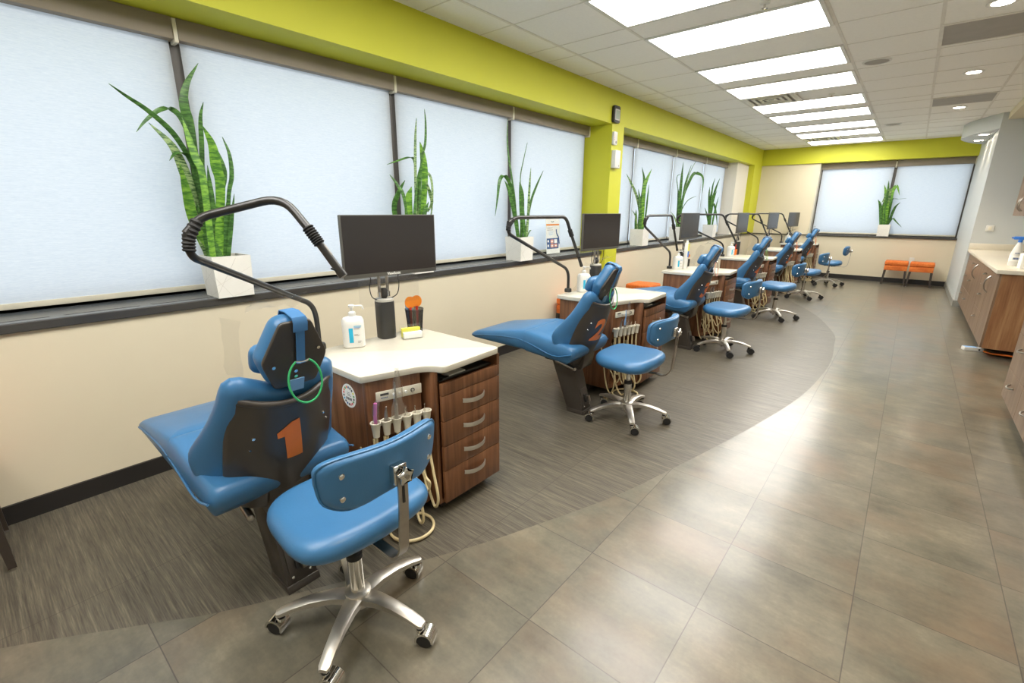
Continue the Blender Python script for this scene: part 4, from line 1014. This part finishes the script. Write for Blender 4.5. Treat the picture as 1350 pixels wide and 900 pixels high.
P5 = [
(.045,[(-.14,1.29),(-.13,1.02),(-.1,.73),(-.03,.23)]),
(.038,[(.21,1.24),(.1,1.03),(.03,.8),(0,.23)]),
(.009,[(.45,1.31),(.27,1.18),(.12,.97),(.05,.74)]),
(.049,[(.93,.79),(.88,1.04),(.65,1.11),(.43,1.1),(.25,.95),(.07,.71),(.02,.23)]),
(.013,[(.67,.75),(.33,.68),(.12,.53),(.08,.38)]),
(.02,[(-.43,.49),(-.24,.39),(-.11,.24)]),
(.017,[(-.12,1.1),(-.3,1.04),(-.14,.73),(-.06,.23)]),
(.058,[(-.22,.9),(-.08,.62),(-.04,.23)]),
]
P6 = [
(.03,[(-.41,1.12),(-.48,.89),(-.35,.24)]),
(.048,[(-.1,1.12),(-.23,.9),(-.33,.6),(-.3,.23)]),
(.039,[(-.66,.96),(-.58,.76),(-.33,.24)]),
(.035,[(.0,.77),(-.13,.5),(-.2,.23)]),
(.034,[(.11,.21),(-.03,.47),(-.24,.64),(-.25,.23)]),
(.026,[(-.82,.57),(-.63,.44),(-.44,.24)]),
(.04,[(-.49,.99),(-.46,.7),(-.33,.24)]),
(.032,[(-.12,.9),(-.24,.64),(-.25,.23)]),
]
P7 = [
(.056,[(-.12,1.05),(-.07,.89),(-.04,.64),(.01,.23)]),
(.046,[(-.06,1.13),(-.04,.96),(-.02,.64),(.02,.23)]),
(.079,[(-.1,.68),(-.05,.82),(.01,.96),(.03,.74),(.04,.23)]),
(.061,[(.17,.83),(.11,.99),(.07,1.01),(.04,.89),(.05,.64),(.05,.23)]),
(.023,[(.29,.77),(.17,.76),(.07,.76),(.05,.64),(.06,.23)]),
(.051,[(.21,.69),(.15,.61),(.12,.49),(.1,.36),(.06,.23)]),
(.028,[(.32,.19),(.22,.29),(.14,.37),(.11,.31),(.08,.23)]),
(.056,[(-.17,.75),(-.11,.61),(-.04,.23)]),
(.058,[(-.07,.74),(-.06,.51),(-.01,.23)]),
(.056,[(.01,.74),(.02,.49),(.04,.23)]),
]

def leaf(mb, spine3, W, wd, mat):
    c = catmull(spine3, 5); n = len(c); g = []
    for i, p in enumerate(c):
        t = i/(n-1)                       # 0 tip, 1 base
        w = W*.5*min(1, (math.sin(min(1, t/.42)*PI/2)**.9 if t < .42 else 1-.35*(t-.42)/.58))+.0006
        tan = (c[min(i+1, n-1)]-c[max(i-1, 0)]).normalized(); a = (wd-tan*wd.dot(tan)); a = a.normalized() if a.length > .05 else tan.orthogonal().normalized()
        b = a.cross(tan)
        g.append([p-a*w+b*w*.22, p, p+a*w+b*w*.22])
    mb.sheet(g, .0035, mat)
def plant(loc, leaves, lab, seed, lat, flip=1, pots=True, dz=0, sx=1, room=(1, 0)):
    t = thing('snake_plant', loc, 0, lab, 'plant', 'snake plants in white pots'); rnd = random.Random(seed); lat = Vector(lat)
    rm = Vector((*room, 0))
    mb = MB(); H_ = .24; q = [(.098, 0), (.105, H_), (.094, H_), (.09, .03)]
    vs = []; fs = []
    for r, z in q: vs += [(-r, -r, z), (r, -r, z), (r, r, z), (-r, r, z)]
    for i in range(3):
        for k in range(4): e, f = i*4+k, i*4+(k+1) % 4; fs.append((e, f, f+4, e+4))
    fs += [(3, 2, 1, 0), (12, 13, 14, 15)]; mb.raw(vs, fs, 'pot'); pt = mb.build('pot', t, False)
    mb = MB(); segs = [((-1, .3), (1, .72)), ((-1, .78), (1, .35)), ((-1, .1), (.2, .95)), ((-.3, 0), (1, .18)), ((-1, .5), (-.2, 0))]
    for nx, ny in ((1, 0), (0, -1), (0, 1), (-1, 0)):
        for (u0, v0), (u1, v1) in segs:
            P = []
            for u, v in ((u0, v0), (u1, v1)):
                r = .098+.007*v+.0002; u *= r*.99; P.append(Vector((nx*r-ny*u, ny*r+nx*u, v*H_)))
            mb.tube(P, .0006, 'pot_line', 4, False)
    mb.build('pot_lines', pt)
    mb = MB(); mb.box((-.094, -.094, .19), (.094, .094, .222), 'soil', .004); mb.build('soil', t)
    mbs = MB()
    for W, pts in leaves:
        W = W*sx; base = pts[-1]; bd = (rnd.random()-.5)*.11; td = rnd.random()*.10-.02
        low = min(p[1] for p in pts) < .25 and len(pts) > 2 and pts[-1][1] > .4
        c3 = []
        n = len(pts)
        for i, (a, z) in enumerate(pts):
            k = i/(n-1); off = td*(1-k)+bd*k
            c3.append(lat*(a*(1 if abs(a) > .2 else 1))+rm*off+Vector((0, 0, z+dz)))
        if pts[-1][1] < .35:
            b = c3[-1]; b.x = max(-.075, min(.075, b.x)); b.y = max(-.075, min(.075, b.y)); c3.append(Vector((b.x*.9, b.y*.9, .20)))
        ang = (rnd.random()-.5)*1.0; L = lat.normalized(); wd = L*math.cos(ang)+rm*math.sin(ang)
        mat = 'leaf'
        if W >= .065*sx: mat = 'leaf_bright' if pts[0][0] > -.1 else 'leaf_pale'
        elif W > .05*sx and rnd.random() < .35: mat = 'leaf_bright'
        elif rnd.random() < .2: mat = 'leaf_pale'
        leaf(mbs, c3, W, wd, mat)
    mbs.build('foliage', t, angle=60)
    return t
def sh(L, d): return [(w, [(a+d, z) for a, z in p]) for w, p in L]
LAT = (0, 1, 0)
plant((-3.13, 1.05, .955), P1, 'tallest snake plant in a white pot, before the first window mullion', 1, LAT, sx=.85)
plant((-3.13, 2.49, .955), sh(P2, .09), 'snake plant whose white pot stands behind the first monitor', 2, LAT)
plant((-3.11, 3.83, .955), sh(P3, .02), 'snake plant with a drooping leaf, beside the poster', 3, LAT)
k = .31; plant((-3.12, 6.7, .955), sh(P4, .14), 'first snake plant past the lime column', 4, (k, k, 0), room=(.7, -.7))
k = .273; plant((-3.12, 8.2, .955), sh(P5, .04), 'second snake plant past the lime column, one leaf arching over', 5, (k, k, 0), room=(.7, -.7))
k = .237; plant((-3.12, 9.9, .955), sh(P6, .3), 'third snake plant past the lime column, partly behind a monitor', 6, (k, k, 0), room=(.7, -.7))
plant((-.46, 12.92, .955), sh(P7, -.03), 'snake plant on the end wall sill, above the orange seats', 7, (1, 0, 0), room=(0, -1))

# poster in an acrylic stand
t = thing('poster_stand', (-3.2, 4.575, .955), -.05, 'upright acrylic stand with a printed dental care card on the sill', 'poster stand')
R = Matrix.Rotation(-.06, 4, 'Y')
mb = MB(); mb.box((.004, -.13, .012), (.007, .13, .42), 'clear_acrylic', mx=R); mb.box((-.09, -.13, 0), (.012, .13, .004), 'clear_acrylic'); mb.build('acrylic_holder', t, False)
mb = MB(); mb.box((0, -.126, .014), (.003, .126, .415), 'paper', mx=R); pp_ = mb.build('printed_card', t, False)
def pr(nm, bits):
    m_ = MB()
    for lo, hi, c in bits: m_.box((.0031, lo[0], lo[1]), (.0037, hi[0], hi[1]), c, mx=R)
    m_.build(nm, pp_, False)
pr('orange_band', [((-.12, .335), (.12, .352), 'amber')])
pr('print_lines', [((-.105, .31), (.0, .314), 'slot_grey'), ((-.105, .298), (-.02, .301), 'slot_grey'), ((-.105, .283), (.0, .287), 'ink'), ((-.08, .262), (.01, .265), 'light_blue'), ((-.08, .25), (.0, .253), 'light_blue'), ((-.08, .238), (.01, .241), 'light_blue'), ((-.08, .226), (-.01, .229), 'light_blue')])
pr('small_logo', [((-.03, .376), (-.02, .386), 'ink'), ((-.02, .371), (.01, .378), 'ink'), ((.01, .376), (.02, .386), 'ink')])
pr('blue_block', [((-.118, .07), (.10, .19), 'navy')])
m_ = MB()
for y in (-.05, .02):
    for z in (.085, .135): m_.box((.0038, y, z), (.0043, y+.055, z+.042), 'peach' if (y < 0 or z < .1) else 'paper', mx=R); m_.box((.0044, y+.012, z+.012), (.0047, y+.043, z+.026), 'paper', mx=R)
for z in (.095, .147): m_.box((.0038, -.105, z), (.0043, -.08, z+.024), 'paper', mx=R)
m_.build('photo_squares', pp_, False)
m_ = MB(); m_.tube(catmull([R @ Vector((.0065, .06, .29)), R @ Vector((.0065, .07, .24)), R @ Vector((.0065, .1, .2)), R @ Vector((.0065, .115, .12))], 6), .008, 'navy', 8, flat=.3); m_.build('blue_brush', pp_)

# ================================================================== ORANGE STOOL SEATS
def make_ottoman():
    t = thing('ottoman')
    mb = MB(); mb.box((-.19, -.18, .40), (.19, .18, .485), 'orange_fabric', .025, 3); mb.build('seat_cushion', t)
    mb = MB(); mb.box((-.185, -.175, .30), (.185, .175, .40), 'orange_fabric', .012); mb.build('upholstered_rail', t)
    for sx_ in (-1, 1):
        for sy_ in (-1, 1):
            a = Vector((sx_*.165, sy_*.155, .30)); b = Vector((sx_*.182, sy_*.168, .012)); vs = []
            for p, h in ((a, .019), (b, .013)): vs += [(p.x-h, p.y-h, p.z), (p.x+h, p.y-h, p.z), (p.x+h, p.y+h, p.z), (p.x-h, p.y+h, p.z)]
            mb = MB(); mb.raw(vs, [(0, 1, 5, 4), (1, 2, 6, 5), (2, 3, 7, 6), (3, 0, 4, 7), (3, 2, 1, 0), (4, 5, 6, 7)], 'wood_leg'); lg = mb.build('leg', t, False)
            mb = MB(); mb.cyl((b.x, b.y, 0), (b.x, b.y, .012), .011, 'steel', 12); mb.build('foot_cap', lg)
    return t
ot = make_ottoman()
for i, (x, y, rz, lab) in enumerate(((-.115, 12.5, 0, 'orange upholstered seat on the end wall, nearer the dental chairs'), (.29, 12.47, -.02, 'orange upholstered seat on the end wall, nearer the grey wall'), (-2.85, 4.60, PI/2, 'orange seat peeking out beside the second cabinet'), (-2.74, 6.13, PI/2, 'orange seat by the side wall beyond the second cabinet'), (-2.82, -.275, 0, 'dark legged orange seat at the picture edge, only its legs showing'))):
    o = ot if i == 0 else copy_tree(ot); o.location = (x, y, 0); o.rotation_euler.z = rz; tag(o, lab, 'ottoman', 'orange upholstered seats')

# ================================================================== RIGHT-HAND CABINETS
t = thing('base_cabinet', (.755, 6.68, 0), 0, 'walnut base cabinet under the white counter by the grey wall', 'cabinet')
mb = MB(); mb.box((.018, 0, .1), (.66, .02, .868), 'walnut_light', .002); mb.build('end_panel', t, False)
mb = MB(); mb.box((.02, .02, .1), (.66, 3.46, .868), 'walnut_grey'); mb.build('carcass', t, False)
mb = MB(); mb.box((.10, .55, 0), (.66, 3.46, .1), 'walnut_light'); mb.build('plinth', t, False)
def pull(par, y, z, L=.05):
    m_ = MB(); m_.tube(catmull([(-.002, y-L, z), (-.022, y-L*.6, z-.006), (-.028, y, z-.01), (-.022, y+L*.6, z-.006), (-.002, y+L, z)], 5), .006, 'steel', 8); m_.build('handle', par)
def bow(par, y, z, h=.09):
    m_ = MB(); m_.tube(catmull([(-.001, y, z-h), (-.03, y, z-h*.6), (-.04, y, z), (-.03, y, z+h*.6), (-.001, y, z+h)], 5), .007, 'steel', 8); m_.build('handle', par)
ys = [0, .62, 1.24, 1.86, 2.48, 3.10]
for k, (a, b) in enumerate(((.003, .62), (.623, 1.34), (1.343, 2.06), (2.063, 2.76), (2.763, 3.45))):
    if k in (0, 2):
        mb = MB(); mb.box((0, a, .105), (.02, b, .865), 'walnut_grey', .002); dr = mb.build('door', t, False); bow(dr, b-.07, .70)
    else:
        for z0, z1 in ((.105, .37), (.373, .63), (.633, .865)):
            mb = MB(); mb.box((0, a, z0), (.02, b, z1), 'walnut_grey', .002); dr = mb.build('drawer', t, False); pull(dr, (a+b)/2, z1-.09)
c = thing('counter_top', (.725, 6.65, .868), 0, 'white counter with backsplash by the grey wall', 'countertop')
mb = MB(); mb.box((0, 0, 0), (.694, 3.498, .04), 'quartz', .004); mb.build('slab', c)
mb = MB(); mb.box((.0, 3.478, .04), (.694, 3.498, .13), 'quartz', .003); mb.box((.674, 0, .04), (.694, 3.478, .13), 'quartz', .003); mb.build('backsplash', c)
t = thing('base_cabinet', (.755, 5.0, 0), 0, 'grey-brown base cabinet at the picture edge with a bow pull', 'cabinet')
mb = MB(); mb.box((.02, -2.4, .1), (.66, 0, .868), 'walnut_grey'); mb.build('carcass', t, False)
mb = MB(); mb.box((.09, -2.4, 0), (.66, -.02, .1), 'walnut_grey'); mb.build('plinth', t, False)
for a, b in ((-.6, -.003), (-1.2, -.603), (-1.8, -1.203), (-2.4, -1.803)):
    for z0, z1 in ((.105, .33), (.333, .60), (.603, .865)):
        mb = MB(); mb.box((0, a, z0), (.02, b, z1), 'walnut_grey', .002); dr = mb.build('drawer', t, False); pull(dr, (a+b)/2, z1-.08, .06)
c = thing('counter_top', (.725, 5.02, .868), 0, 'white counter on the grey-brown cabinet at the picture edge', 'countertop')
mb = MB(); mb.box((0, -2.44, 0), (.694, 0, .04), 'quartz', .004); mb.build('slab', c)
t = thing('wall_cabinet', (1.05, 9.7, 1.41), 0, 'grey-brown wall cabinet hung above the white counter', 'wall cabinet')
mb = MB(); mb.box((.02, -4.8, 0), (.369, 0, .80), 'walnut_grey'); mb.build('carcass', t, False)
for k in range(8):
    a, b = -.6*k-.597, -.6*k-.001
    mb = MB(); mb.box((0, a, .002), (.019, b, .798), 'walnut_grey', .002); dr = mb.build('door', t, False); bow(dr, (a+.07 if k % 2 == 0 else b-.07), .15)
# things on the white counter
t = thing('spray_bottle', (.90, 7.27, .9085), 0, 'white spray bottle with a blue trigger on the counter', 'spray bottle')
mb = MB(); mb.lathe([(.045, 0), (.049, .01), (.049, .12), (.043, .15), (.03, .2), (.018, .235), (.015, .25)], 'white_plastic', 24); mb.build('bottle', t)
mb = MB(); mb.lathe([(.0495, .05), (.0498, .055), (.0498, .105), (.0495, .11)], 'paper', 24)
for k in range(5): mb.box((-.024+.01*k, -.0515, .068), (-.017+.01*k, -.049, .088), 'navy', .0005)
for k in range(4): mb.box((-.02+.01*k, -.0515, .13), (-.013+.01*k, -.046, .138), 'navy', .0005)
mb.build('label', t)
mb = MB(); mb.lathe([(.018, .245), (.018, .268), (.014, .275)], 'spray_blue', 16); mb.box((-.055, -.014, .272), (.06, .014, .305), 'spray_blue', .008); mb.prism([(.02, .28), (.035, .28), (.062, .225), (.052, .222)], 'y', -.007, .007, 'spray_blue', .002); mb.cyl((-.055, 0, .29), (-.07, 0, .29), .007, 'spray_blue', 10); mb.build('trigger_head', t)
t = thing('wipe_box', (.985, 6.97, .9085), .1, 'white box with a red ring and green picture on the counter', 'box')
mb = MB(); mb.box((-.085, -.05, 0), (.10, .06, .15), 'paper', .004); mb.build('carton', t)
mb = MB(); mb.lathe([(.058, 0), (.058, .0015)], 'red', 28, mx=Matrix.Translation((.01, -.0502, .075)) @ Matrix.Rotation(PI/2, 4, 'X')); mb.lathe([(.046, .0015), (.046, .0022)], 'paper', 28, mx=Matrix.Translation((.01, -.0502, .075)) @ Matrix.Rotation(PI/2, 4, 'X'))
r_ = random.Random(5)
for k in range(14):
    x, z = .01+(r_.random()-.5)*.06, .07+(r_.random()-.5)*.05; mb.box((x-.011, -.0535-.0001*k, z-.005), (x+.011, -.0522, z+.005), 'green' if k % 3 else 'yellow', mx=None)
mb.build('ring_print', t, False)
t = thing('grey_tray', (1.10, 7.32, .9085), 0, 'low grey tray beside the spray bottle on the counter', 'tray')
mb = MB(); mb.box((-.13, -.09, 0), (.13, .09, .006), 'grey_plastic', .002)
for lo, hi in (((-.13, -.09), (-.122, .09)), ((.122, -.09), (.13, .09)), ((-.122, -.09), (.122, -.082)), ((-.122, .082), (.122, .09))): mb.box((*lo, .006), (*hi, .07), 'grey_plastic', .002)
mb.build('tray_body', t)
t = thing('power_strip', (.74, 6.97, 0), .35, 'white power strip on the floor by the walnut base cabinet', 'power strip')
mb = MB(); mb.box((-.085, -.035, 0), (.085, .035, .04), 'white_plastic', .006); mb.build('strip_body', t)
mb = MB(); mb.box((-.075, -.03, .04), (.03, .03, .0415), 'light_blue'); mb.build('top_label', t, False)
mb = MB(); mb.cyl((.045, -.036, .02), (.045, -.0345, .02), .009, 'black_plastic', 12); mb.build('outlet_hole', t, False)
t = thing('extension_cord', (.83, 7.0, 0), 0, 'orange extension cord running below the walnut base cabinet', 'cord')
mb = MB(); mb.tube(catmull([(-.0, -.06, .014), (.05, -.14, .016), (.12, -.22, .035), (.2, -.25, .04), (.35, -.26, .02), (.48, -.26, .012), (.57, -.26, .012)], 8), .009, 'orange', 8); mb.build('cable', t)

# wall things
t = thing('wall_clock', (-3.0, 5.5, 2.575), 0, 'black digital clock with a grey screen on the lime beam', 'clock')
mb = MB(); mb.prism(round_poly([(-.075, -.095), (.075, -.095), (.075, .095), (-.075, .095)], .03, 5), 'x', .0005, .04, 'black_plastic', .006); mb.build('clock_case', t)
mb = MB(); mb.prism(round_poly([(-.055, -.065), (.055, -.065), (.055, .055), (-.055, .055)], .008, 3), 'x', .0395, .043, 'grey_plastic'); mb.build('clock_bezel', t)
mb = MB(); mb.box((.043, -.044, -.053), (.0438, .044, .043), 'lcd'); mb.build('clock_screen', t, False)
t = thing('detector', (-3.0, 5.51, 2.31), 0, 'white wall detector with small red lights below the clock', 'detector')
mb = MB(); mb.prism(round_poly([(-.045, -.075), (.045, -.075), (.045, .075), (-.045, .075)], .015, 4), 'x', .0005, .03, 'white_plastic', .004); mb.build('case', t)
mb = MB()
for z in (.04, .02, .0, -.02): mb.box((.03, -.03, z), (.0308, -.022, z+.008), 'red')
mb.build('indicator_lights', t, False)
mb = MB(); mb.lathe([(.016, 0), (.016, .004), (.01, .005)], 'slot_grey', 16, mx=Matrix.Translation((.03, .012, -.045)) @ Matrix.Rotation(PI/2, 4, 'Y')); mb.build('sounder', t)
t = thing('wall_dispenser', (-3.0, 5.54, 2.07), 0, 'white wall box lowest on the lime column', 'wall box')
mb = MB(); mb.box((.0005, -.065, -.105), (.06, .065, .105), 'white_plastic', .008); mb.build('case', t)
mb = MB(); mb.box((.0601, .02, -.085), (.0608, .04, -.065), 'slot_grey'); mb.build('badge', t, False)
t = thing('wall_outlet', (.112, YF, .48), 0, 'white wall outlet above the orange seats', 'outlet')
mb = MB(); mb.box((-.04, -.007, -.06), (.04, -.0005, .06), 'white_plastic', .003); pt_ = mb.build('cover_plate', t)
for z in (-.024, .024): mb = MB(); mb.box((-.017, -.009, z-.015), (.017, -.0068, z+.015), 'ivory', .001); mb.build('socket', pt_)
t = thing('wall_switch', (.90, 10.15, 1.225), 0, 'white square control on the grey wall', 'switch')
mb = MB(); mb.box((-.045, -.018, -.045), (.045, -.0005, .045), 'white_plastic', .005); mb.build('switch_case', t)
mb = MB(); mb.box((-.02, -.0215, -.025), (.02, -.0175, .025), 'ivory', .002); mb.build('rocker', t)
bpy.context.view_layer.update()
